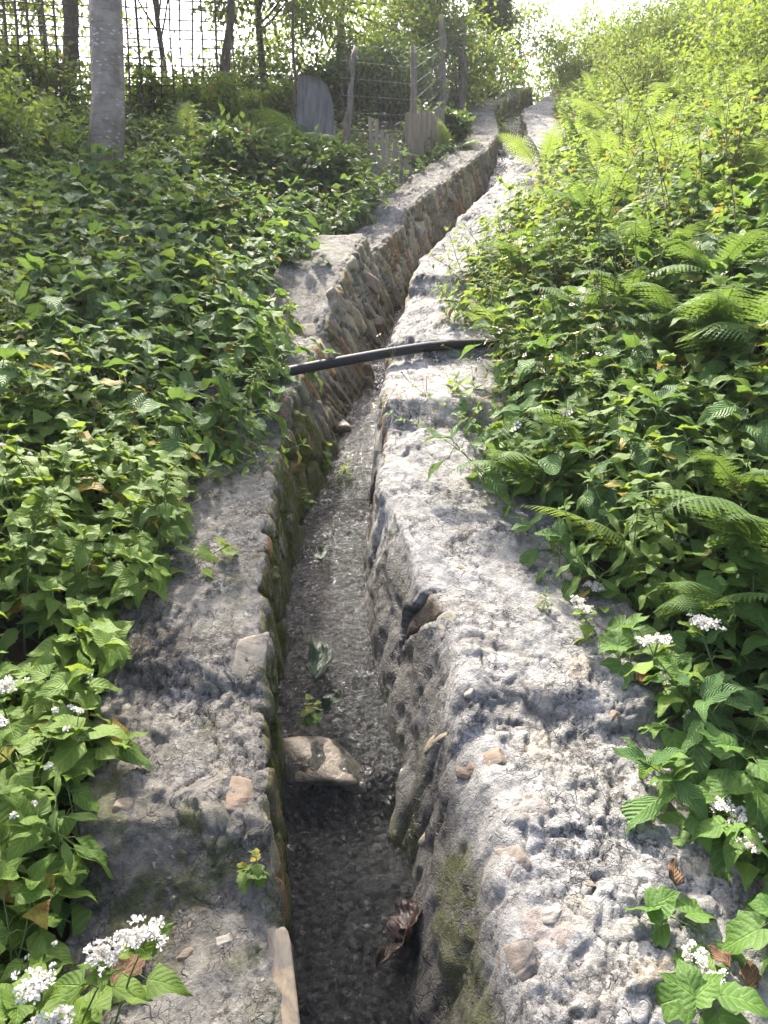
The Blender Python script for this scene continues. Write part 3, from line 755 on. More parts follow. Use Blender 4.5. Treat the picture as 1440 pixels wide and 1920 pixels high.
def floret(fl, p, rad, r, n=14, mat=0):
    V = []; T = []
    for k in range(n):
        d = r.normal(0, 1, 3); d[2] = abs(d[2]) * 1.0 - .2; d /= np.linalg.norm(d)
        x = np.cross(d, r.normal(0, 1, 3)); x /= np.linalg.norm(x); b = len(V)
        V += [p + d * rad * .15, p + d * rad + x * rad * .30, p + d * rad * 1.15, p + d * rad - x * rad * .30]; T.append((b, b + 1, b + 2, b + 3))
    fl.add(np.array(V), np.array(T), mat=mat)
def corymb(nf, spread, rad):
    def f(fls, st, p, r):
        fl = MB(); fls.append(fl)
        for b in range(3):
            bd = np.array((*r.normal(0, .5, 2), 1.)) ; q = p + bd / np.linalg.norm(bd) * spread * r.uniform(.5, 1.1)
            tube(st, [p, q], .0011, 4, cap=False)
            for k in range(nf // 3):
                e = q + np.array((*r.normal(0, spread * .36, 2), abs(r.normal(0, spread * .14))))
                tube(st, [q, e], .0006, 3, cap=False); floret(fl, e, rad * r.uniform(.8, 1.2), r)
    return f
def ballflower(fls, st, p, r):
    for b in range(2):
        fl = MB(); fls.append(fl); q = p + np.array((*r.normal(0, .025, 2), r.uniform(.01, .04))); tube(st, [p, q], .0008, 4, cap=False)
        floret(fl, q, .0075, r, 22)
def daisy(fls, st, p, r):
    for b in range(2):
        fl = MB(); fls.append(fl); q = p + np.array((*r.normal(0, .05, 2), r.uniform(.05, .12))); tube(st, [p, (p + q) / 2 + r.normal(0, .006, 3), q], .0009, 4, cap=False)
        ax = np.array((*r.normal(0, .5, 2), 1.)); Mx = frame(np.array((1., 0, 0)) - ax * ax[0], ax)
        if r.random() < .7:
            for k in range(5):
                a = k * 1.257 + r.normal(0, .1); d = Mx @ np.array((math.cos(a), math.sin(a), .15)); x = Mx @ np.array((-math.sin(a), math.cos(a), 0))
                V = [q + d * .003, q + d * .009 + x * .0042, q + d * .0145, q + d * .009 - x * .0042]; fl.add(np.array(V), [(0, 1, 2, 3)])
        floret(fl, q, .0052, r, 20, 1 if r.random() < .75 else 2)

def spawn(proto, name, loc, rot, sc, label, cat, group, cache={}):
    """Empty + linked parts"""
    o = empty(name, loc, rot, sc); tag(o, label, cat, group)
    for pn, me in proto.items():
        for m_ in (me if isinstance(me, list) else [me]): link(pn, m_, o)
    return o

# ------------------------------------------------------------------ ferns
def frond_mesh(seed, L=.55, npair=24, arch=1.0, wid=.17, mat='fern_leaf'):
    r = np.random.default_rng(seed); mb = MB()
    t = np.linspace(0, 1, 26)
    el = RAD(72) - arch * RAD(85) * t ** 1.2
    dl = L / 25
    y = np.concatenate([[0], np.cumsum(np.cos((el[1:] + el[:-1]) / 2)) * dl]); z = np.concatenate([[0], np.cumsum(np.sin((el[1:] + el[:-1]) / 2)) * dl])
    x = .05 * L * np.sin(t * 2.5 + r.uniform(0, 6)) * t
    P = np.stack([x, y, z], 1)
    tube(mb, P, np.linspace(.0030, .0006, 26), 5, mat=1, uvp=np.zeros((26 * 5 + 2, 3)), rnd=.3)
    for k in range(npair):
        s = .20 + .80 * (k / npair) ** .95; p, d = pt_on(P, min(.998, s)); f = (s - .20) / .8
        ln = wid * (np.interp(f, [0, .12, .35, .7, 1], [.55, .85, 1, .55, .06])) * r.uniform(.92, 1.06)
        nrm = np.cross(np.array((1., 0, 0)), d); nrm /= np.linalg.norm(nrm)
        for sg in (-1, 1):
            dd = np.array((sg, 0, 0.)) + d * (.28 + .5 * f) - nrm * (.12 + r.uniform(0, .14)) ; dd /= np.linalg.norm(dd)
            m = 13; tt = np.linspace(0, 1, m); pw = ln * .095 * (1 - tt ** 1.6) * np.where(np.arange(m) % 2 == 0, .28, 1.5); pw[0] *= .7; pw[-1] = .0004
            acr = np.cross(nrm, dd); acr /= np.linalg.norm(acr)
            c = p + dd[None] * (ln * tt)[:, None] - nrm[None] * (.12 * ln * tt ** 2)[:, None]
            V = np.stack([c - acr * pw[:, None], c + nrm * .0012, c + acr * pw[:, None]], 1)
            uv = np.zeros((m, 3, 3)); uv[:, :, 0] = np.array([-1, 0, 1])[None]; uv[:, :, 1] = tt[:, None]
            mb.add(V.reshape(-1, 3), grid_faces(m, 3), uvp=uv.reshape(-1, 3), rnd=np.full(m * 3, .55 * r.random() + .2))
    return mb.mesh('frond', [M[mat], M['stem_green']])
FRONDS = [frond_mesh(200 + i, .55 * (1 + .1 * (i % 3)), 20 + i % 3, a, .15 + .012 * (i % 4)) for i, a in enumerate((.55, .8, 1.0, 1.2, .35, .95))]
FRONDS_SHADED = [frond_mesh(230 + i, .55 * (1 + .1 * (i % 3)), 22 + i % 3, a, .14 + .012 * (i % 4), 'shaded_fern_leaf') for i, a in enumerate((.8, 1.0, 1.2, 1.35))]
def fern(loc, nf, sc, label, group=None, az0=None, lean=None, spread=6.283, pool=None):
    o = empty('fern', loc, (0, 0, 0), sc); tag(o, label, 'fern', group)
    a0 = random.uniform(0, 6.28) if az0 is None else az0
    for k in range(nf):
        f = link('frond', random.choice(pool or FRONDS), o)
        a = a0 + (k - (nf - 1) / 2) * spread / nf + random.gauss(0, .18)
        f.rotation_euler = (random.gauss(0, .14) - (lean or 0), random.gauss(0, .18), a); s = random.uniform(.75, 1.15); f.scale = (s, s, s)
        f.location = (random.gauss(0, .015), random.gauss(0, .015), 0)
    return o

# ------------------------------------------------------------------ plant prototypes
CREEP = [weed(300 + i, 'heart' if i % 3 else 'tri', .30, 3, 5, .105, .55, 'creeper_leaf', flower=ballflower if i in (2,) else None, spread=.05) for i in range(6)]
NETTLE = [weed(320 + i, 'ovate', .36, 3, 4, .175, .35, 'nettle_leaf', spread=.05, down=.35) for i in range(6)]
VINE = [weed(340 + i, 'lobed' if i % 2 else 'heart', .32, 3, 4, .140, .6, 'vine_leaf', spread=.06, down=.25) for i in range(5)]
WEED = [weed(360 + i, ('ovate', 'tri', 'lance', 'heart')[i % 4], .42, 4, 6, .098, .35, 'weed_leaf', spread=.06) for i in range(6)]
TALL = [weed(500 + i, ('lance', 'ovate', 'tri')[i % 3], .85, 3, 10, .075, .25, 'weed_leaf', 'stem_brown' if i == 1 else 'stem_green', spread=.05, rad=.0036) for i in range(4)]
BRIGHT = [weed(480 + i, ('ovate', 'heart', 'tri', 'round')[i % 4], .40, 4, 6, .075, .4, 'bramble_leaf', 'stem_red' if i == 1 else 'stem_green', spread=.07) for i in range(5)]
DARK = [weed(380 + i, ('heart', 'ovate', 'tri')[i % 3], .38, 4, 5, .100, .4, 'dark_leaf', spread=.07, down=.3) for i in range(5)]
SNAKE = [weed(400 + i, 'tri', .34, 2, 4, .095, .4, 'creeper_leaf', flower=corymb(45, .036, .0068), spread=.03) for i in range(3)]
BIDENS = [weed(420 + i, 'lance', .46, 3, 5, .065, .5, 'weed_leaf', flower=daisy, spread=.05, rad=.0020) for i in range(4)]
MUG = [weed(440 + i, 'lance', .38, 4, 13, .042, .25, 'weed_leaf', spread=.05, top=.4) for i in range(3)]

SP = {  # name, label, category, group
 'creeper': (CREEP, 'creeper_plant', 'light green heart-leaved creeper sprawling onto the left wall', 'creeper', 'light green creepers along the left wall'),
 'nettle': (NETTLE, 'nettle_plant', 'dark green plant with quilted saw-edged leaves on the bank beside the left wall', 'plant', 'quilted dark plants on the left bank'),
 'nettle_r': (NETTLE, 'nettle_plant', 'dark green saw-toothed leafy plant at the right wall\'s outer edge', 'plant', 'saw-toothed plants along the right wall'),
 'vine': (VINE, 'vine_plant', 'broad lobed green vine leaves hanging over the right wall\'s outer edge', 'vine', 'broad-leaved vines beside the right wall'),
 'weed': (WEED, 'leafy_weed', 'mid green leafy weed on the bank above the right wall', 'weed', 'leafy weeds on the right bank'),
 'bright': (BRIGHT, 'bramble_plant', 'yellow-green bramble-like plant among the sunlit ferns high on the right bank', 'bramble', 'sunlit brambles on the right bank'),
 'tall': (TALL, 'tall_weed', 'tall thin-stemmed weed standing above its neighbours on the right bank', 'weed', 'tall weeds on the right bank'),
 'tall_l': (TALL, 'tall_weed', 'tall thin-stemmed weed standing above the dark plants near the grey trunk', 'weed', 'tall weeds near the trunk'),
 'mixed': (WEED, 'leafy_weed', 'fine-leaved upright weed among the heart-leaved creepers left of the channel', 'weed', 'weeds among the creepers on the left bank'),
 'dark': (DARK, 'shade_plant', 'dark leafy plant in the shade under the fence and grey tree trunk', 'plant', 'shaded undergrowth plants by the fence'),
 'bidens': (BIDENS, 'daisy_plant', 'thin-stemmed weed with tiny white and yellow daisies near the hose', 'wildflower', 'small daisies by the right wall'),
 'mug': (MUG, 'feathery_weed', 'pale narrow-leaved feathery weed among the creepers on the left', 'weed', 'feathery weeds on the left'),
}
COUNT = {}
def plant(sp, x, y, sc, tilt=(0, 0), dz=0.0, label=None, group=None):
    pr, name, lab, cat, grp = SP[sp]
    COUNT[sp] = COUNT.get(sp, 0) + 1
    return spawn(random.choice(pr), name, (x, y, float(max(terrain(x, y), topL(y) - .04 if Lx(y) - wL(y) <= x < Lx(y) else (topR(y) - .04 if Rx(y) < x <= Rx(y) + wR(y) else -99))) + dz), (tilt[0], tilt[1], random.uniform(0, 6.28)) if not any(tilt) else tilt_rot(tilt), sc, label or lab, cat, None if label else grp)
def tilt_rot(t):
    a = random.uniform(0, 6.28); m = Matrix.Rotation(math.hypot(*t), 3, Vector((-t[1], t[0], 0)).normalized()) @ Matrix.Rotation(a, 3, 'Z')
    return tuple(m.to_euler())

def bank(side, y0, y1, d0, d1, step, choose, sc=(.8, 1.2), lean_edge=.5, jit=.5):
    y = y0
    while y < y1:
        d = d0
        while d < d1:
            yy = y + random.uniform(-jit, jit) * step; ddd = max(d0, d + random.uniform(-jit, jit) * step)
            x = float(Lx(yy) - wL(yy)) - ddd if side < 0 else float(Rx(yy) + wR(yy)) + ddd
            # leave out what the frame never shows
            p = np.array((x, yy, float(terrain(x, yy)) + .2)) - CAMP
            dep = p[1] * math.cos(PITCH) - p[2] * math.sin(PITCH)
            if dep > .5 and abs(p[0] / dep) < .514 + .75 / dep and abs((p[1] * math.sin(PITCH) + p[2] * math.cos(PITCH)) / dep) < .686 + .35 / dep:
                sp = choose(ddd, yy)
                if sp:
                    k = max(0, 1 - ddd / .25) * lean_edge
                    t = (random.gauss(0, .10) - side * k * random.uniform(.5, 1.3), random.gauss(0, .10) - .12)
                    plant(sp, x, yy, random.uniform(*sc), t)
            d += step * random.uniform(.8, 1.2)
        y += step
R_ = random.random
# left bank
bank(-1, .75, 2.15, .07, 1.2, .125, lambda d, y: 'creeper' if R_() < .82 else 'mixed', (.7, 1.1), .4)
bank(-1, 2.15, 3.05, .0, 1.5, .125, lambda d, y: 'creeper' if R_() < .78 else ('mug' if R_() < .3 and y > 1.9 else 'mixed'), (.75, 1.15), .55)
bank(-1, 3.0, 4.1, -.16, 2.3, .17, lambda d, y: 'nettle' if R_() < .62 - .3 * (d > .9) else ('creeper' if R_() < .6 else ('mug' if R_() < .5 else 'mixed')), (.8, 1.15), .5)
bank(-1, 4.1, 5.9, .05, 3.2, .20, lambda d, y: 'nettle' if R_() < .78 else ('mixed' if R_() < .6 else 'dark'), (.8, 1.2), .25)
bank(-1, 5.9, 7.3, .0, 4.2, .25, lambda d, y: ('dark' if R_() < .7 else 'nettle') if d > .9 or y < 6.9 else None, (.65, 1.05), .3)
bank(-1, 7.3, 8.6, .9, 4.4, .27, lambda d, y: 'dark', (.5, .85), .3)
bank(-1, 6.9, 8.6, .0, .9, .22, lambda d, y: 'dark' if R_() < .7 else None, (.35, .55), .3)
# right bank
bank(1, .8, 2.2, .03, 1.5, .14, lambda d, y: 'vine' if R_() < .72 else 'nettle_r', (.62, .95), .4)
bank(1, 2.2, 3.45, .0, 2.3, .16, lambda d, y: ('nettle_r' if R_() < .40 else ('weed' if R_() < .6 else 'vine')), (.8, 1.2), .55)
bank(1, 3.45, 4.15, .16, 1.9, .17, lambda d, y: ('nettle_r' if R_() < .55 else ('weed' if R_() < .5 else 'vine')), (.8, 1.2), .55)
bank(1, 4.2, 5.0, -.06, .08, .18, lambda d, y: 'weed' if R_() < .8 else 'bright', (.8, 1.15), .6)
bank(1, 4.15, 5.2, .05, 2.4, .21, lambda d, y: ('weed' if R_() < .75 else 'nettle_r'), (.85, 1.25), .5)
bank(1, 5.2, 6.4, .12, 3.0, .27, lambda d, y: 'weed' if R_() < .5 else 'bright', (.8, 1.2), .5)
bank(1, 6.4, 13, .16, 4.5, .42, lambda d, y: 'bright', (.75, 1.2), .0)
for k in range(26):
    yy = random.uniform(2.6, 4.6); dd_ = random.uniform(.0, .55); x = float(Rx(yy) + wR(yy)) + dd_
    plant('bidens', x, yy, random.uniform(.8, 1.15), (random.gauss(0, .1) - .45 * (dd_ < .2), -.1))
for k in range(30):
    yy = random.uniform(3.3, 7.5); dd_ = random.uniform(.35, 2.2); plant('tall', float(Rx(yy) + wR(yy)) + dd_, yy, random.uniform(.7, 1.1), (random.gauss(0, .12), random.gauss(-.08, .1)))
for k in range(16):
    yy = random.uniform(5.2, 7.3); dd_ = random.uniform(1.0, 3.6); plant('tall_l', float(Lx(yy) - wL(yy)) - dd_, yy, random.uniform(.6, .95), (random.gauss(0, .12), random.gauss(-.08, .1)))


# low leaves that close the gaps between plants
def litter(name, side, mat, cnt, y0, y1, dmax, size, hmax):
    r = np.random.default_rng(len(name) + cnt)
    yy = r.uniform(y0 ** .6, y1 ** .6, cnt) ** (1 / .6); dd_ = r.uniform(0.0, 1, cnt) ** 1.3 * dmax
    x = Lx(yy) - wL(yy) - dd_ if side < 0 else Rx(yy) + wR(yy) + dd_
    z = terrain(x, yy) + r.uniform(.01, hmax, cnt) * (.35 + yy / 6)
    a = r.uniform(0, 6.28, cnt)
    D = np.stack([np.cos(a), np.sin(a), r.uniform(-.6, .2, cnt)], 1)
    mb = MB(); add_small(mb, np.stack([x, yy, z], 1), D, r.uniform(.6, 1.3, cnt) * size, r)
    return tag(link(name, mb.mesh(name, M[mat])), kind='stuff', label='low leafy ground cover beneath the taller plants', cat='ground cover')
litter('ground_cover', -1, 'nettle_leaf', 11000, .7, 9, 4.5, .075, .16)
litter('ground_cover', 1, 'weed_leaf', 14000, .7, 14, 5.0, .08, .16)

# ------------------------------------------------------------------ ferns, one by one
FERN_R = 'bright green ferns on the right bank'
for (px, py, h, nf, sc) in [(1110, 215, .40, 7, 1.25), (1185, 235, .40, 6, 1.2), (1120, 140, .4, 6, 1.4), (1235, 185, .4, 6, 1.3), (1060, 245, .35, 6, 1.0), (1290, 240, .4, 6, 1.2),
        (1150, 310, .35, 6, 1.1), (1350, 190, .4, 6, 1.3), (1215, 315, .35, 6, 1.15), (1265, 120, .4, 6, 1.5), (1020, 160, .35, 5, 1.2), (1400, 280, .4, 6, 1.1), (1320, 330, .4, 6, 1.1), (1080, 330, .3, 5, .95),
        (1170, 175, .4, 6, 1.4), (1130, 265, .4, 6, 1.2), (1010, 215, .3, 5, 1.0), (1390, 130, .4, 6, 1.4)]:
    sc *= .85; p = at(px, py, h * sc); fern(p, nf, sc, 'bright yellow-green sunlit fern among shrubs high on the right bank', FERN_R)
FERN_M = 'mid green ferns halfway up the right bank'
for (px, py, h, nf, sc) in [(1130, 370, .35, 6, 1.1), (1235, 420, .35, 6, 1.1), (1050, 430, .3, 5, .9), (1350, 430, .35, 6, 1.05), (1185, 500, .35, 6, 1.0), (1410, 540, .35, 6, 1.0), (1000, 480, .3, 5, .8), (1270, 520, .35, 6, 1.0), (1100, 560, .3, 5, .8)]:
    sc *= .80; p = at(px, py, h * sc + .16) + np.array((0, 0, .20)); fern(p, nf, sc, 'mid green fern with arching fronds among weeds halfway up the right bank', FERN_M, pool=FRONDS_SHADED)
TOL = math.pi / 2      # a frond at az 0 grows towards +Y; +90 degrees points it to -X, 180 degrees at the camera
for (px, py, h, nf, sc, az, spr, lab) in [
        (1330, 520, .42, 3, .85, math.pi * .93, 1.0, 'large fern whose long fronds hang down over the dark hollow at the right'),
        (960, 590, .26, 4, .62, TOL, 2.0, 'small pale fern leaning over the right wall level with the hose'),
        (1090, 790, .24, 3, .62, TOL * 1.1, 1.2, 'small curled fern among daisies below the hose'),
        (1000, 870, .20, 3, .60, TOL * 1.5, 1.2, 'drooping fern at the wall edge with finely cut fronds beside nettle leaves'),
        (1215, 955, .28, 2, .66, TOL, .5, 'yellow-green fern frond held level above dark leaves at the right'),
        (1420, 800, .34, 3, .75, math.pi * .9, 1.6, 'dark fern at the right frame edge in the shade'),
        (1290, 1090, .22, 3, .6, math.pi * .95, 1.4, 'small dark fern between white flowers and broad vine leaves'),
        (1420, 930, .3, 3, .8, TOL * 1.4, 1.2, 'shaded fern low at the right edge above the white flowers')]:
    p = at(px, py, h + .10) + np.array((0, 0, .17)); fern(p, nf, sc, lab, None, az, 0, spr, FRONDS if 'yellow' in lab or 'pale' in lab else FRONDS_SHADED)
for (px, py, h, nf, sc, lab) in [
        (580, 225, .35, 7, 1.15, 'pale backlit fern in front of the grey board'), (520, 215, .4, 6, 1.15, 'tall pale fern left of the grey board'),
        (440, 275, .25, 5, .9, 'grey-green fern spreading over dark undergrowth between trunk and board'), (640, 300, .22, 5, .8, 'low fern at the foot of the leaning post'),
        (850, 165, .35, 3, .8, 'narrow yellow fern climbing beside the tall rough post'), (848, 255, .3, 3, .85, 'bright narrow fern at the right end of the picket fence'),
        (40, 205, .35, 6, 1.0, 'fern under the lattice fence at the far left'), (130, 265, .25, 5, .9, 'dark fern left of the grey tree trunk'),
        (350, 190, .4, 6, 1.1, 'tall fern standing against the lattice fence right of the trunk'), (250, 285, .2, 4, .7, 'small fern at the right foot of the grey tree trunk')]:
    p = at(px, py, h * sc); fern(p, nf, sc, lab, pool=FRONDS_SHADED if 'dark' in lab or 'grey' in lab or 'foot' in lab else FRONDS)

# ------------------------------------------------------------------ white flowered plants, one by one
for (px, py, h, sc, lab) in [
        (1150, 1080, .36, .95, 'white-flowered plant at the right wall edge beside a puckered leaf'),
        (1385, 1140, .38, 1.15, 'white-flowered plant with a broad loose head at the right edge among lobed leaves'),
        (1352, 985, .36, .8, 'white-flowered plant with a small head above the larger white heads'),
        (1330, 1500, .34, .8, 'white-flowered vine sprig above the grey wall at lower right'),
        (1395, 1640, .34, 1.15, 'lowest white-flowered plant at the right frame edge with dense heads'),
        (1425, 1440, .36, .8, 'white-flowered plant half cut by the right frame edge'),
        (125, 1760, .34, 1.15, 'white-flowered plant nearest the camera at lower left with big bright heads'),
        (50, 1840, .34, 1.0, 'white-flowered plant beside the brown dead leaf at the bottom left corner'),
        (45, 1240, .36, 1.1, 'white-flowered plant rising among the creepers at the left edge'),
        (1290, 1205, .34, .7, 'white-flowered sprig low between the saw-toothed leaves and the lobed vine'),
        (1400, 1330, .36, .9, 'white-flowered plant over the pale lobed leaves, midway down the right edge'),
        (1365, 1720, .30, .8, 'white-flowered sprig touching the lowest part of the right wall'),
        (1230, 900, .36, .7, 'white-flowered sprig above the level yellow-green frond'),
        (590, 480, .3, .7, 'small white-headed plant beside the grey block on the left wall'),
        (1330, 540, .4, .8, 'white-flowered weed among ferns at the upper right'),
        (195, 215, .5, 1.2, 'pale-flowered weed in front of the grey tree trunk')]:
    p = at(px, py, h * sc); spawn(random.choice(SNAKE), 'white_flower_plant', p, tilt_rot((random.gauss(0, .06), random.gauss(0, .06) - .08)), sc, lab, 'wildflower', None)

for (px, py, sc, lab) in [(1340, 1500, .75, 'broad-leaved vine reaching over the right wall above the tan curled leaf'), (1425, 1580, .85, 'broad-leaved vine at the right frame edge beside the dense white heads'),
        (1425, 1720, .8, 'lowest broad-leaved vine at the right frame edge'), (1260, 1290, .75, 'broad-leaved vine beside the reddish curled leaf')]:
    p = at(px, py, .22 * sc); spawn(random.choice(VINE), 'vine_plant', p, tilt_rot((-.25, -.12)), sc, lab, 'vine', None)
# ------------------------------------------------------------------ seedlings on the walls and in the channel
SPRIG = [weed(460 + i, ('lobed', 'ovate', 'tri')[i], .10, 2, 3, .038, .4, 'weed_leaf', spread=.01, rad=.0014) for i in range(3)]
for k, (p, sc, lab) in enumerate([
        (hit(488, 1660)[0], .9, 'tiny pale seedling on the inner edge of the left wall above the long cream stone'),
        (hit(1012, 1150)[0], .7, 'tiny seedling growing alone on top of the right wall'),
        (water_at(600, 975) + np.array((-.05, 0, .05)), .9, 'green sprig over the water below the mossy face'),
        (water_at(575, 1365) + np.array((0, 0, .01)), .9, 'small green weed caught behind the brown rock in the stream'),
        (hit(735, 525)[0], .9, 'small plant rooted in the rubble face above the hose')]):
    spawn(SPRIG[k % 3], 'seedling', p, (0, 0, k), sc, lab, 'seedling', None)
for k, (px, py, sc) in enumerate([(612, 885, 1.5), (640, 900, 1.3)]):
    p = water_at(px, py) + np.array((-.02, 0, .0)); spawn(SPRIG[k], 'channel_weed', p, (0, .3, k), sc, ('leafy weed growing from the left water edge below the hose', 'smaller weed trailing in the stream below the hose')[k], 'weed', None)

# ------------------------------------------------------------------ daisy stems reaching over the right wall
def reaching(pts, seed, label):
    r = np.random.default_rng(seed); P = np.array([along(*q) for q in pts]); t2 = np.linspace(0, len(P) - 1, 24)
    Ps = np.stack([np.interp(t2, np.arange(len(P)), P[:, k]) for k in range(3)], 1)
    for _ in range(4): Ps[1:-1] = (Ps[:-2] + 2 * Ps[1:-1] + Ps[2:]) / 4
    o = empty('daisy_plant', Ps[0]); Ps = Ps - Ps[0]
    st, fo, fl = MB(), MB(), []; tube(st, Ps, np.linspace(.0022, .0011, 24), 5)
    for t in np.linspace(.25, .98, 7):
        p, d = pt_on(Ps, t)
        for q in (-1, 1):
            dd = np.cross(d, UP) * q + d * .5 + r.normal(0, .2, 3); add_leaf(fo, 'ovate' if t < .8 else 'lance', p, dd, r.uniform(.022, .05), r)
        if r.random() < .6 or t > .9:
            e = p + np.array((*r.normal(0, .02, 2), r.uniform(.03, .06))); tube(st, [p, e], .0008, 4, cap=False); daisy(fl, st, e - np.array((0, 0, .05)), r)
    link('stem', st.mesh('stem', M['stem_green']), o); link('foliage', fo.mesh('foliage', M['weed_leaf']), o)
    for f in fl: link('flower_head', f.mesh('flower_head', [M['petal_white'], M['flower_yellow'], M['flower_brown']]), o)
    tag(o, label, 'wildflower')
reaching([(960, 850, 2.95), (900, 800, 2.98), (830, 760, 3.0), (775, 725, 3.05), (732, 672, 3.15)], 1, 'daisy stem arching over the right wall up to the hose')
reaching([(930, 910, 2.75), (870, 850, 2.78), (800, 800, 2.85), (728, 775, 2.95)], 2, 'daisy stem lying low across the right wall below the hose')
reaching([(1000, 770, 3.0), (1040, 720, 2.9), (1050, 690, 2.88), (1100, 660, 2.85)], 3, 'upright daisies with white petals among leaves right of the hose')

# ------------------------------------------------------------------ tall stalks
def stalk(px0, py0, px1, py1, d0, d1, seed, label):
    r = np.random.default_rng(seed); a = along(px0, py0, d0); b = along(px1, py1, d1); t = np.linspace(0, 1, 14)[:, None]
    Ps = (a + (b - a) * t + np.array((.05, 0, 0)) * np.sin(t * 5)) - a
    o = empty('tall_stalk', a); st, fo = MB(), MB(); tube(st, Ps, np.linspace(.0050, .0018, 14), 6)
    for t in np.linspace(.15, .97, 8):
        p, d = pt_on(Ps, t); an = r.uniform(0, 6.28); q = p + np.array((math.cos(an), math.sin(an), .6)) * .06
        tube(st, [p, q], .0012, 4, cap=False)
        for k in range(3): add_leaf(fo, 'ovate', q, np.array((math.cos(an), math.sin(an), .0)) + r.normal(0, .5, 3), r.uniform(.03, .08) * (1.2 - t * .6), r)
    link('stem', st.mesh('stem', M['stem_brown']), o); link('foliage', fo.mesh('foliage', M['weed_leaf']), o)
    tag(o, label, 'weed')
stalk(1345, 620, 1385, 190, 3.3, 3.5, 1, 'tallest dark weed stalk at the right, leaning against the bright shrubs')
stalk(1125, 760, 1135, 500, 3.3, 3.4, 2, 'dark upright weed stalk among the ferns right of the hose')
stalk(1290, 640, 1265, 380, 3.5, 3.7, 3, 'thin weed stalk with small leaves left of the tallest stalk')
stalk(1190, 560, 1150, 330, 4.2, 4.4, 4, 'thin stalk rising through the bright ferns')

# ------------------------------------------------------------------ dead and drifting leaves
def fallen(name, loc, size, rot, mat, kind, seed, label, curl=.22):
    V, F, uv = leaf_tmpl(kind, 17, curl, .55, 1.2, seed)
    V = V * size * np.array((.70 if name == 'wet_leaf' else 1.15, 1, 1)); V[:, 2] += .05 * size * fbm(V[:, 0] / size * 5 + seed, V[:, 1] / size * 5, seed, 3) * 3 * np.abs(uv[:, 0]); V[:, 0] += .10 * size * fbm(V[:, 1] / size * 4, V[:, 1] * 0 + seed, seed, 3)
    V[:, 2] += .14 * size * np.sin(V[:, 1] / size * 5 + seed) * (V[:, 0] / size)
    mb = MB(); mb.add(V, F, uvp=uv, rnd=np.full(len(V), .5)); o = link(name, mb.mesh(name, M[mat])); o.location = loc; o.rotation_euler = rot
    m = o.modifiers.new('thickness', 'SOLIDIFY'); m.thickness = .0012
    tag(o, label, 'fallen leaf'); return o
Zp = np.array((0, 0, 1.))
fallen('wet_leaf', water_at(592, 1295) + .035 * Zp, .23, (.55, .25, .18), 'wet_leaf_dark', 'ovate', 1, 'big glossy dark green leaf stuck at the left water edge', .15)
fallen('wet_leaf', water_at(598, 1068) + .03 * Zp, .13, (.5, .1, -.1), 'wet_leaf_dark', 'ovate', 2, 'dark leaf drifting in the middle of the glittering stream')
fallen('wet_leaf', water_at(705, 1835) + .03 * Zp, .135, (.35, .2, -.75), 'wet_leaf_brown', 'lance', 3, 'dark reddish wet leaf in the near pool')
fallen('wet_leaf', water_at(760, 1790) + .03 * Zp, .12, (.4, -.3, -.3), 'wet_leaf_brown', 'round', 4, 'brown sodden leaf against the right wall in the near pool')
fallen('wet_leaf', water_at(610, 1350) + .03 * Zp, .08, (.8, .2, -.8), 'wet_leaf_dark', 'round', 5, 'small black leaf behind the brown rock')
fallen('wet_leaf', water_at(650, 775) + .03 * Zp, .12, (.3, .2, .5), 'wet_leaf_dark', 'ovate', 6, 'upper dark leaf in the stream below the hose')
p = hit(205, 1885)[0] + .03 * Zp
fallen('dead_leaf', p, .125, (.30, .25, -.35), 'dead_leaf_brown', 'ovate', 7, 'large brown dead leaf under white flowers at the bottom left')
fallen('dead_leaf', hit(1190, 1290)[0] + .02 * Zp, .06, (.5, .5, -.9), 'dry_leaf_red', 'ovate', 8, 'reddish curled leaf on the outer edge of the right wall')
fallen('dead_leaf', hit(1265, 1680)[0] + .025 * Zp, .06, (.6, .3, -.1), 'dead_leaf_brown', 'ovate', 9, 'tan curled dead leaf on the right wall under the low vine')
fallen('dead_leaf', hit(1370, 1830)[0] + .02 * Zp, .05, (.4, -.2, .6), 'dead_leaf_brown', 'ovate', 10, 'brown dead leaf at the lower right, higher of two')
fallen('dead_leaf', hit(1400, 1870)[0] + .02 * Zp, .06, (.4, .3, -.4), 'dead_leaf_brown', 'ovate', 11, 'brown dead leaf at the lower right, lower of two')
fallen('dead_leaf', hit(1080, 1075)[0] + .06 * Zp, .10, (-1.1, .2, 2.9), 'nettle_leaf', 'ovate', 12, 'single puckered green leaf lying on the right wall edge', .2)

# ------------------------------------------------------------------ trees and shrubs
def crown(seed, c, rad, nclump, per, size, mat, name='crown', spread=.22, flat=.75):
    r = np.random.default_rng(seed); mb = MB(); c = np.asarray(c, float); rad = np.asarray(rad, float)
    d = r.normal(0, 1, (nclump, 3)); d /= np.linalg.norm(d, axis=1)[:, None]
    cc = d * (r.uniform(.25, 1, nclump) ** .45)[:, None] * rad * (1 + .25 * r.normal(0, 1, nclump))[:, None]
    cs = r.uniform(.5, 1.3, nclump) * spread * rad.mean()
    k = np.repeat(np.arange(nclump), per); n = len(k)
    off = r.normal(0, 1, (n, 3)) * cs[k][:, None] * np.array((1, 1, flat))
    P = c + cc[k] + off
    D = off / (np.linalg.norm(off, axis=1)[:, None] + 1e-6) + r.normal(0, .6, (n, 3)) + np.array((0, 0, -.25))
    add_small(mb, P, D, size * r.uniform(.6, 1.3, n), r)
    return mb.mesh(name, M[mat]), c + cc
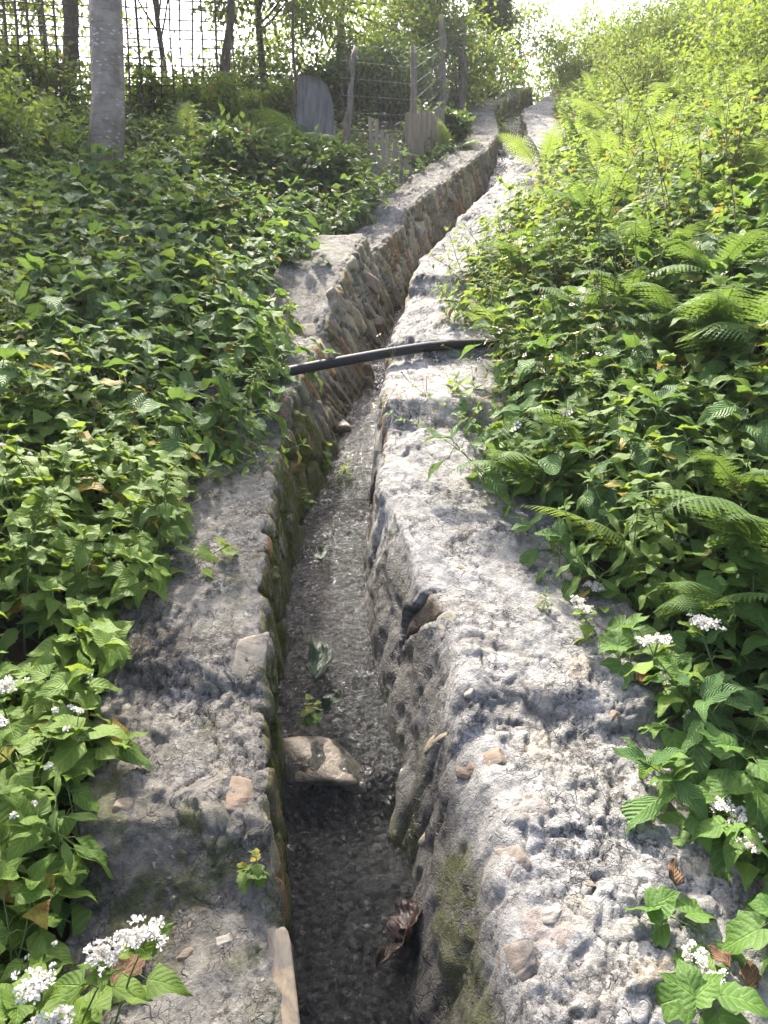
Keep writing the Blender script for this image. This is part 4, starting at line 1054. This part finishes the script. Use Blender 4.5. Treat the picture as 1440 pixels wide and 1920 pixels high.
def limbs(mb, base, top, r0, targets, seed, nseg=9):
    r = np.random.default_rng(seed); base = np.asarray(base, float); top = np.asarray(top, float)
    t = np.linspace(0, 1, nseg)[:, None]; P = base + (top - base) * t + r.normal(0, min(.03, r0 * .25), (nseg, 3)) * np.sin(t * 3.14)
    rr = r0 * np.interp(np.linspace(0, 1, nseg), [0, .3, 1], [1, .93, .5]); rr[0] *= 1.12
    tube(mb, P, rr, 12)
    for q in targets:
        f = r.uniform(.45, .95); a, _ = pt_on(P, f); m = (a + q) / 2 + r.normal(0, .06, 3) + np.array((0, 0, -.05))
        tt = np.linspace(0, 1, 6)[:, None]; B = a * (1 - tt) ** 2 + 2 * m * tt * (1 - tt) + q * tt ** 2
        tube(mb, B, np.linspace(r0 * .40 * (1 - .4 * f), .006, 6), 6)
def tree(px, py, d, rpx, top, crowns, label, mat='shrub_leaf', bark='bark_brown', seed=1, size=.075, nb=10, group=None, name='tree'):
    """foot seen at (px, py), d metres away; top and crowns as offsets in metres from the foot"""
    b = along(px, py, d); b[2] = float(terrain(b[0], b[1])) - .05
    o = empty(name, b); tag(o, label, 'tree', group)
    tm = MB(); tg = []
    for k, (c, rad, ncl, per) in enumerate(crowns):
        me, cc = crown(seed * 10 + k, c, rad, ncl, per, size, mat); link('crown', me, o); tg += list(cc[:: max(1, len(cc) // nb)])
    limbs(tm, (0, 0, 0), top, rpx * d / FPX, tg, seed)
    link('trunk', tm.mesh('trunk', M[bark]), o)
    return o
def shrub(loc, rad, seed, mat, label, size=.06, ncl=26, per=70, group=None, lift=.7):
    o = empty('shrub', loc); tag(o, label, 'shrub', group)
    me, cc = crown(seed, (0, 0, rad[2] * lift), rad, ncl, per, size, mat, 'foliage'); link('foliage', me, o)
    st = MB()
    for q in cc[::4]:
        tt = np.linspace(0, 1, 6)[:, None]; q = np.array(q); tube(st, q * tt + np.array((0, 0, 1)) * (.15 * np.sin(tt * 3.14)), np.linspace(.012, .004, 6), 5)
    link('stem', st.mesh('stem', M['stem_brown']), o)
    return o

# the big grey trunk, its limbs and crown above the picture
tree(190, 310, 5.9, 31, (.55, .1, 5.9), [((.3, .3, 6.2), (1.5, 1.4, .9), 22, 30)], 'grey lichen-flecked tree trunk standing in front of the lattice fence', 'shrub_leaf', 'bark_grey', 21, .11)
tree(128, 240, 7.6, 14, (.35, .1, 4.2), [((-.2, .2, 3.9), (1.0, 1.0, .8), 34, 110)], 'slim brown trunk behind the lattice left of the grey tree', 'shrub_leaf', 'bark_brown', 22, .09)
tree(98, 200, 8.6, 8, (-.15, .1, 3.4), [((-.5, .3, 2.4), (1.1, .8, 1.0), 36, 120)], 'thin dark-stemmed tree behind the lattice at far left', 'shrub_leaf', 'bark_brown', 23, .08)
tree(-60, 230, 8.2, 10, (.1, .1, 3.0), [((0, .2, 1.6), (1.0, .8, 1.2), 36, 90)], 'bushy tree at the left frame edge behind the lattice', 'shrub_leaf', 'bark_brown', 24, .08)
tree(322, 210, 8.9, 6, (-.25, .1, 2.6), [((-.3, 0, 2.9), (.6, .6, .5), 16, 70)], 'slender leaning sapling behind the lattice against the white sky', 'shrub_leaf', 'bark_brown', 25, .075)
tree(405, 215, 8.6, 9, (.35, .1, 2.4), [((.30, .1, 2.15), (.75, .6, .75), 44, 110)], 'dark-crowned tree with a leaning trunk at the right end of the lattice', 'dark_leaf', 'bark_brown', 26, .085)
tree(505, 190, 9.4, 8, (-.15, .1, 2.6), [((.0, .1, 1.9), (.8, .7, 1.0), 48, 120)], 'leafy tree between the lattice and the thin dark pole', 'shrub_leaf', 'bark_brown', 27, .075)
tree(640, 200, 10.2, 10, (.0, .1, 2.2), [((0, 0, 1.35), (1.15, .9, .95), 60, 90)], 'sunlit yellow-green tree behind the grey board', 'shrub_leaf', 'bark_brown', 28, .075)
tree(735, 190, 11.2, 9, (.1, .1, 2.3), [((.1, .0, 1.3), (.9, .8, .95), 52, 90)], 'bushy yellow-green tree behind the wire fence', 'shrub_leaf', 'bark_brown', 29, .075)
for px, pyb, pyc, d, rx, rz, sd_, lab in ((790, 190, 12, 11.6, .38, .55, 30, 'dark tall tree behind the fence posts'), (918, 190, 22, 12.4, .30, .34, 31, 'dark round tree at the top end of the channel')):
    b = along(px, pyb, d); b[2] = float(terrain(b[0], b[1])) - .05; cz = float(along(px, pyc, d)[2] - b[2])
    tree(px, pyb, d, 8, (0, .05, cz), [((0, 0, cz), (rx, rx, rz), 40, 100)], lab, 'dark_leaf', 'bark_brown', sd_, .085)

# bushes along the fence and at the channel head
for k, (px, py, d, rad, mat, lab) in enumerate([
        (860, 200, 11.2, (.75, .6, .75), 'shrub_leaf', 'yellow-green bush behind the tall rough posts'),
        (930, 190, 12.6, (.85, .6, .85), 'shrub_leaf', 'green bush left of the channel head'),
        (985, 150, 14.6, (.9, .7, .9), 'shrub_leaf', 'hazy bush closing the top of the channel'),
        (1030, 165, 13.6, (.9, .7, .72), 'shrub_leaf', 'bush on the skyline right of the channel top'),
        (1100, 175, 12.8, (.8, .7, .75), 'shrub_leaf', 'bush on the skyline above the highest ferns'),
        (905, 250, 10.6, (.35, .35, .42), 'shrub_leaf', 'low bright bush at the left wall near the channel head'),
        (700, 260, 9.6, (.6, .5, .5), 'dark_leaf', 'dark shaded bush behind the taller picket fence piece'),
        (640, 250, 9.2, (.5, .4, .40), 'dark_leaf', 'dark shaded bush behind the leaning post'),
        (510, 250, 8.4, (.45, .35, .24), 'shrub_leaf', 'pale bush behind the fern and the thin pole'),
        (300, 250, 7.9, (.5, .35, .30), 'shrub_leaf', 'bright bush at the foot of the lattice right of the trunk'),
        (410, 250, 7.9, (.5, .35, .30), 'shrub_leaf', 'bright bush at the right foot of the lattice'),
        (60, 250, 7.4, (.6, .4, .45), 'shrub_leaf', 'bright bush at the foot of the lattice left of the trunk'),
        (40, 150, 9.0, (.9, .5, .8), 'shrub_leaf', 'yellow-green thicket behind the lattice at the left frame edge'),
        (240, 190, 9.2, (.7, .5, .55), 'shrub_leaf', 'yellow-green thicket behind the lattice right of the grey trunk'),
        (350, 205, 9.6, (.7, .5, .5), 'shrub_leaf', 'sunlit thicket below the white sky gap behind the lattice'),
        (470, 150, 10.0, (.8, .5, .9), 'shrub_leaf', 'sunlit thicket left of the thin dark pole'),
        (590, 110, 11.0, (.8, .6, .8), 'shrub_leaf', 'sunlit thicket above the grey board'),
        (700, 90, 12.0, (.9, .6, .9), 'shrub_leaf', 'sunlit thicket between the leaning post and the middle post'),
        (20, 60, 9.6, (.9, .5, .9), 'shrub_leaf', 'taller yellow-green bush behind the lattice at the top left corner'),
        (112, 110, 9.3, (.6, .4, .8), 'shrub_leaf', 'yellow-green bush between the two trunks behind the lattice'),
        (445, 60, 9.3, (.7, .5, .8), 'dark_leaf', 'dark bushy foliage above the right end of the lattice'),
        (520, 70, 10.4, (.6, .5, .8), 'shrub_leaf', 'sunlit bush just left of the thin dark pole, high up'),
        (760, 110, 11.6, (.7, .5, .8), 'shrub_leaf', 'sunlit bush right behind the middle fence post'),
        (60, 10, 10.2, (1.0, .5, .7), 'shrub_leaf', 'highest yellow-green thicket at the top left corner'),
        (165, 70, 9.9, (.6, .4, .7), 'shrub_leaf', 'yellow-green thicket seen on both sides of the grey trunk'),
        (250, 110, 10.0, (.45, .4, .5), 'shrub_leaf', 'thin sunlit bush just right of the grey trunk behind the lattice'),
        (390, 40, 10.2, (.4, .4, .8), 'dark_leaf', 'dark leafy mass right of the white sky gap'),
        (-40, 330, 6.0, (.5, .4, .45), 'weed_leaf', 'leafy bush at the left frame edge below the lattice'),
        (560, 350, 6.6, (.5, .35, .14), 'dark_leaf', 'dark leafy bush below the board and ferns'),
        (440, 350, 6.4, (.55, .4, .20), 'dark_leaf', 'dark low bush between grey trunk and left wall block'),
        (820, 310, 8.6, (.28, .25, .22), 'dark_leaf', 'small dark bush under the picket fence by the wall')]):
    b = along(px, py, d); b[2] = float(terrain(b[0], b[1])) - .04
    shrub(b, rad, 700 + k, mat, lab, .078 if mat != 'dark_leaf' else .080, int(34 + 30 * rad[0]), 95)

# shrubs that cover the right hillside
PROT = [shrub((0, 0, -50), (.75, .75, .62), 800 + k, ('shrub_leaf', 'shrub_leaf', 'weed_leaf', 'shrub_leaf')[k], 'x', .060, 60, 110) for k in range(4)]
HG = 'shrubs covering the right hillside'
hs = 0; FPOS = [tuple(o_.location[:2]) for o_ in bpy.data.objects if o_.name.startswith('fern')]
for k in range(400):
    yy = random.uniform(7.2, 15.5); dd_ = random.uniform(.55, 7.5) if yy < 13.2 else random.uniform(-.4, 7.5)
    x = float(Rx(min(yy, 13.5)) + wR(yy)) + dd_
    if (yy < 9.5 and dd_ < 1.9) or any((x - q[0]) ** 2 + (yy - q[1]) ** 2 < .55 ** 2 for q in FPOS): continue
    if any((x - q[0]) ** 2 + (yy - q[1]) ** 2 < (.62 + .03 * yy) ** 2 for q in globals().setdefault('HS', [])): continue
    HS.append((x, yy))
    o = copy_tree(PROT[hs % 4]); hs += 1
    s_ = random.uniform(.75, 1.25) * min(1.0, .55 + .25 * dd_); o.scale = (s_, s_, s_ * random.uniform(.85, 1.25)); o.rotation_euler = (0, 0, random.uniform(0, 6.28))
    o.location = (x, yy, float(terrain(x, yy)) - .05)
    tag(o, 'leafy yellow-green shrub in the thicket covering the right hillside', 'shrub', HG)
for o in PROT:
    for ch in list(o.children): bpy.data.objects.remove(ch)
    bpy.data.objects.remove(o)

# ------------------------------------------------------------------ fences, posts, board
def foot(px, py, d, h=.10):
    b = at(px, py, h); return b
A = foot(-150, 225, 7.0, .2); B = foot(445, 215, 8.0, .2)
o = empty('lattice_fence', A); tag(o, 'tall see-through lattice of thin bamboo stakes behind the grey trunk', 'fence')
r = np.random.default_rng(5); Ln = np.linalg.norm((B - A)[:2]); dirv = (B - A) / Ln; ns = int(Ln / .105)
for k in range(ns + 1):
    x = k / ns; q = (B - A) * x + np.array((r.normal(0, .012), 0, -.1)); tp = q + np.array((r.normal(0, .03), r.normal(0, .03), 2.3 + r.uniform(-.1, .2)))
    rad = .0075 + .0035 * (r.random() < .35) + r.uniform(0, .003)
    mb = MB(); t = np.linspace(0, 1, 6)[:, None]; tube(mb, q + (tp - q) * t + r.normal(0, .006, (6, 3)), rad, 6); link('stake', mb.mesh('stake', M['bamboo_dark']), o)
for k in range(26):
    z = .05 + k * .086 + r.normal(0, .006)
    t = np.linspace(0, 1, 24)[:, None]; P = (B - A) * t + np.array((0, -.012 * (1 if k % 2 else -1), z)) + r.normal(0, .004, (24, 3))
    mb = MB(); tube(mb, P, .0066, 5); link('rail', mb.mesh('rail', M['bamboo_dark']), o)

def post(px, py, d, pxt, pyt, rpx, seed, parent=None, org=None, mat='post_wood', lean=0):
    a = foot(px, py, d); d = float(np.dot(a - CAMP, (0, math.cos(PITCH), -math.sin(PITCH)))); b = along(pxt, pyt, d + lean); rr = np.random.default_rng(seed); t = np.linspace(0, 1, 10)[:, None]
    P = a - np.array((0, 0, .1)) + (b - a + np.array((0, 0, .1))) * t + rr.normal(0, .010, (10, 3)) * (t > 0)
    rad = rpx * d / FPX * (1 + .18 * rr.normal(0, 1, 10)) * np.linspace(1.1, .9, 10)
    mb = MB(); tube(mb, P - org, np.abs(rad), 9); return link('post', mb.mesh('post', M[mat]), parent)
org = foot(640, 275, 7.9)
o = empty('wire_fence', org); tag(o, 'rough wooden posts strung with thin wire netting above the picket pieces', 'fence')
post(640, 285, 7.9, 668, 90, 5.5, 1, o, org); post(776, 285, 8.2, 776, 85, 6, 2, o, org); post(832, 215, 9.6, 828, 30, 7, 3, o, org); post(868, 205, 10.0, 868, 42, 7, 4, o, org)
mb = MB(); nodes = [foot(640, 285, 7.9), foot(776, 285, 8.2), foot(832, 215, 9.6), foot(868, 205, 10.0)]
for a, b in zip(nodes[:-1], nodes[1:]):
    n_ = int(np.linalg.norm((b - a)[:2]) / .075) + 1
    for k in range(n_ + 1):
        t = np.linspace(0, 1, 15); xx = (k + .5 * (np.arange(15) % 2)) / n_
        P = a + (b - a) * np.clip(xx, 0, 1)[:, None] + np.array((0, 0, 1.))[None] * (t * 1.05)[:, None] - org
        tube(mb, P, .0013, 3, cap=False)
    for k in range(1, 8):
        t = np.linspace(0, 1, 10)[:, None]; tube(mb, a + (b - a) * t + np.array((0, 0, k * .15)) - org, .0013, 3, cap=False)
link('netting', mb.mesh('netting', M['wire']), o)

def picket(px0, py0, px1, py1, d0, d1, tops, n_, label, seed):
    rr = np.random.default_rng(seed); a = foot(px0, py0, d0); b = foot(px1, py1, d1); o = empty('picket_fence', a); tag(o, label, 'fence')
    for k in range(n_):
        f = k / (n_ - 1); q = (b - a) * f; h = np.interp(f, np.linspace(0, 1, len(tops)), tops) * rr.uniform(.94, 1.05); wd = np.linalg.norm((b - a)[:2]) / n_ * .90
        tl = rr.normal(0, .02)
        V = []; yaw = math.atan2((b - a)[1], (b - a)[0]); ca, sa = math.cos(yaw), math.sin(yaw)
        for z in np.linspace(-.15, h, 7):
            for (dx, dy) in ((-.5, -.009), (.5, -.009), (.5, .009), (-.5, .009)):
                xx = dx * wd * (1 - .12 * (z / h) ** 4) + tl * z + .004 * math.sin(z * 9 + k); yy_ = dy + .006 * math.sin(k * 1.7)
                V.append(q + np.array((ca * xx - sa * yy_, sa * xx + ca * yy_, z)))
        F = []
        for i in range(6):
            for j in range(4): F.append((i * 4 + j, i * 4 + (j + 1) % 4, i * 4 + 4 + (j + 1) % 4, i * 4 + 4 + j))
        F.append((24, 25, 26, 27)); mb = MB(); mb.add(np.array(V), F)
        p_ = link('picket', mb.mesh('picket', M['picket_wood'], False), o)
    for zz in (.12, .30):
        t = np.linspace(0, 1, 6)[:, None]; mb = MB(); tube(mb, (b - a) * t + np.array((0, -.014, zz)), .0025, 4); link('wire', mb.mesh('wire', M['wire']), o)
picket(700, 318, 786, 338, 7.7, 7.9, [.58, .42, .26, .16], 11, 'weathered picket piece with tops sloping down to the right', 3)
picket(764, 300, 830, 272, 8.4, 8.9, [.50, .50, .46, .48], 10, 'weathered picket piece with level tops behind the middle post', 4)
# thin dark pole and grey board
a = foot(552, 250, 8.2); mb = MB(); t = np.linspace(0, 1, 12)[:, None]; tube(mb, np.array((0, 0, -.1)) + np.array((.02, 0, 2.6)) * t + np.random.default_rng(3).normal(0, .006, (12, 3)), np.linspace(.017, .012, 12), 8)
o = link('pole', mb.mesh('pole', M['bamboo_dark'])); o.location = a; tag(o, 'thin dark upright pole at the left edge of the grey board', 'pole')
a = foot(590, 285, 8.1); k_ = 7.1 / FPX
outl = [(-38, -6), (34, -4), (37, 60), (33, 95), (22, 128), (-2, 150), (-20, 153), (-38, 150)]
mb = MB(); V = []
cols = 15; rowsn = 10
for th in (-.011, .011):
    for i in range(rowsn):
        for j in range(cols):
            u_ = j / (cols - 1); v_ = i / (rowsn - 1); x = -38 + 74 * u_; top_ = np.interp(x, [-38, -20, -2, 14, 24, 31, 36], [150, 153, 150, 138, 120, 92, 60])
            V.append((x * k_, th + .03 * math.sin(u_ * 3.1) + .0015 * math.sin(u_ * 31), (-10 + (top_ + 10) * v_) * k_))
F = list(grid_faces(rowsn, cols)) + [tuple(q[::-1] + rowsn * cols) for q in grid_faces(rowsn, cols)]
n_ = rowsn * cols; ring = [j for j in range(cols)] + [i * cols + cols - 1 for i in range(1, rowsn)] + [(rowsn - 1) * cols + j for j in range(cols - 2, -1, -1)] + [i * cols for i in range(rowsn - 2, 0, -1)]
F += [(ring[i], ring[(i + 1) % len(ring)], ring[(i + 1) % len(ring)] + n_, ring[i] + n_) for i in range(len(ring))]
mb.add(np.array(V), np.array([tuple(f) for f in F])); o = link('board', mb.mesh('board', M['board_wood'])); o.location = a; o.rotation_euler = (-.05, .05, -.15)
tag(o, 'weathered grey board with a rounded top corner standing behind pale ferns', 'board')


# ------------------------------------------------------------------ haze
hm = bpy.data.materials.new('haze_air'); hm.use_nodes = True; t_ = hm.node_tree; t_.nodes.clear()
ho = t_.nodes.new('ShaderNodeOutputMaterial'); pv = t_.nodes.new('ShaderNodeVolumePrincipled')
pv.inputs['Color'].default_value = (.97, .98, 1.0, 1); pv.inputs['Density'].default_value = .0018; pv.inputs['Anisotropy'].default_value = .3
t_.links.new(pv.outputs[0], ho.inputs['Volume'])
mb = MB(); box(mb, (0, 15, -23.5), (200, 170, 75)); o = link('haze', mb.mesh('haze', hm, False)); tag(o, 'thin bright haze over the sunlit slope', 'haze', kind='stuff')
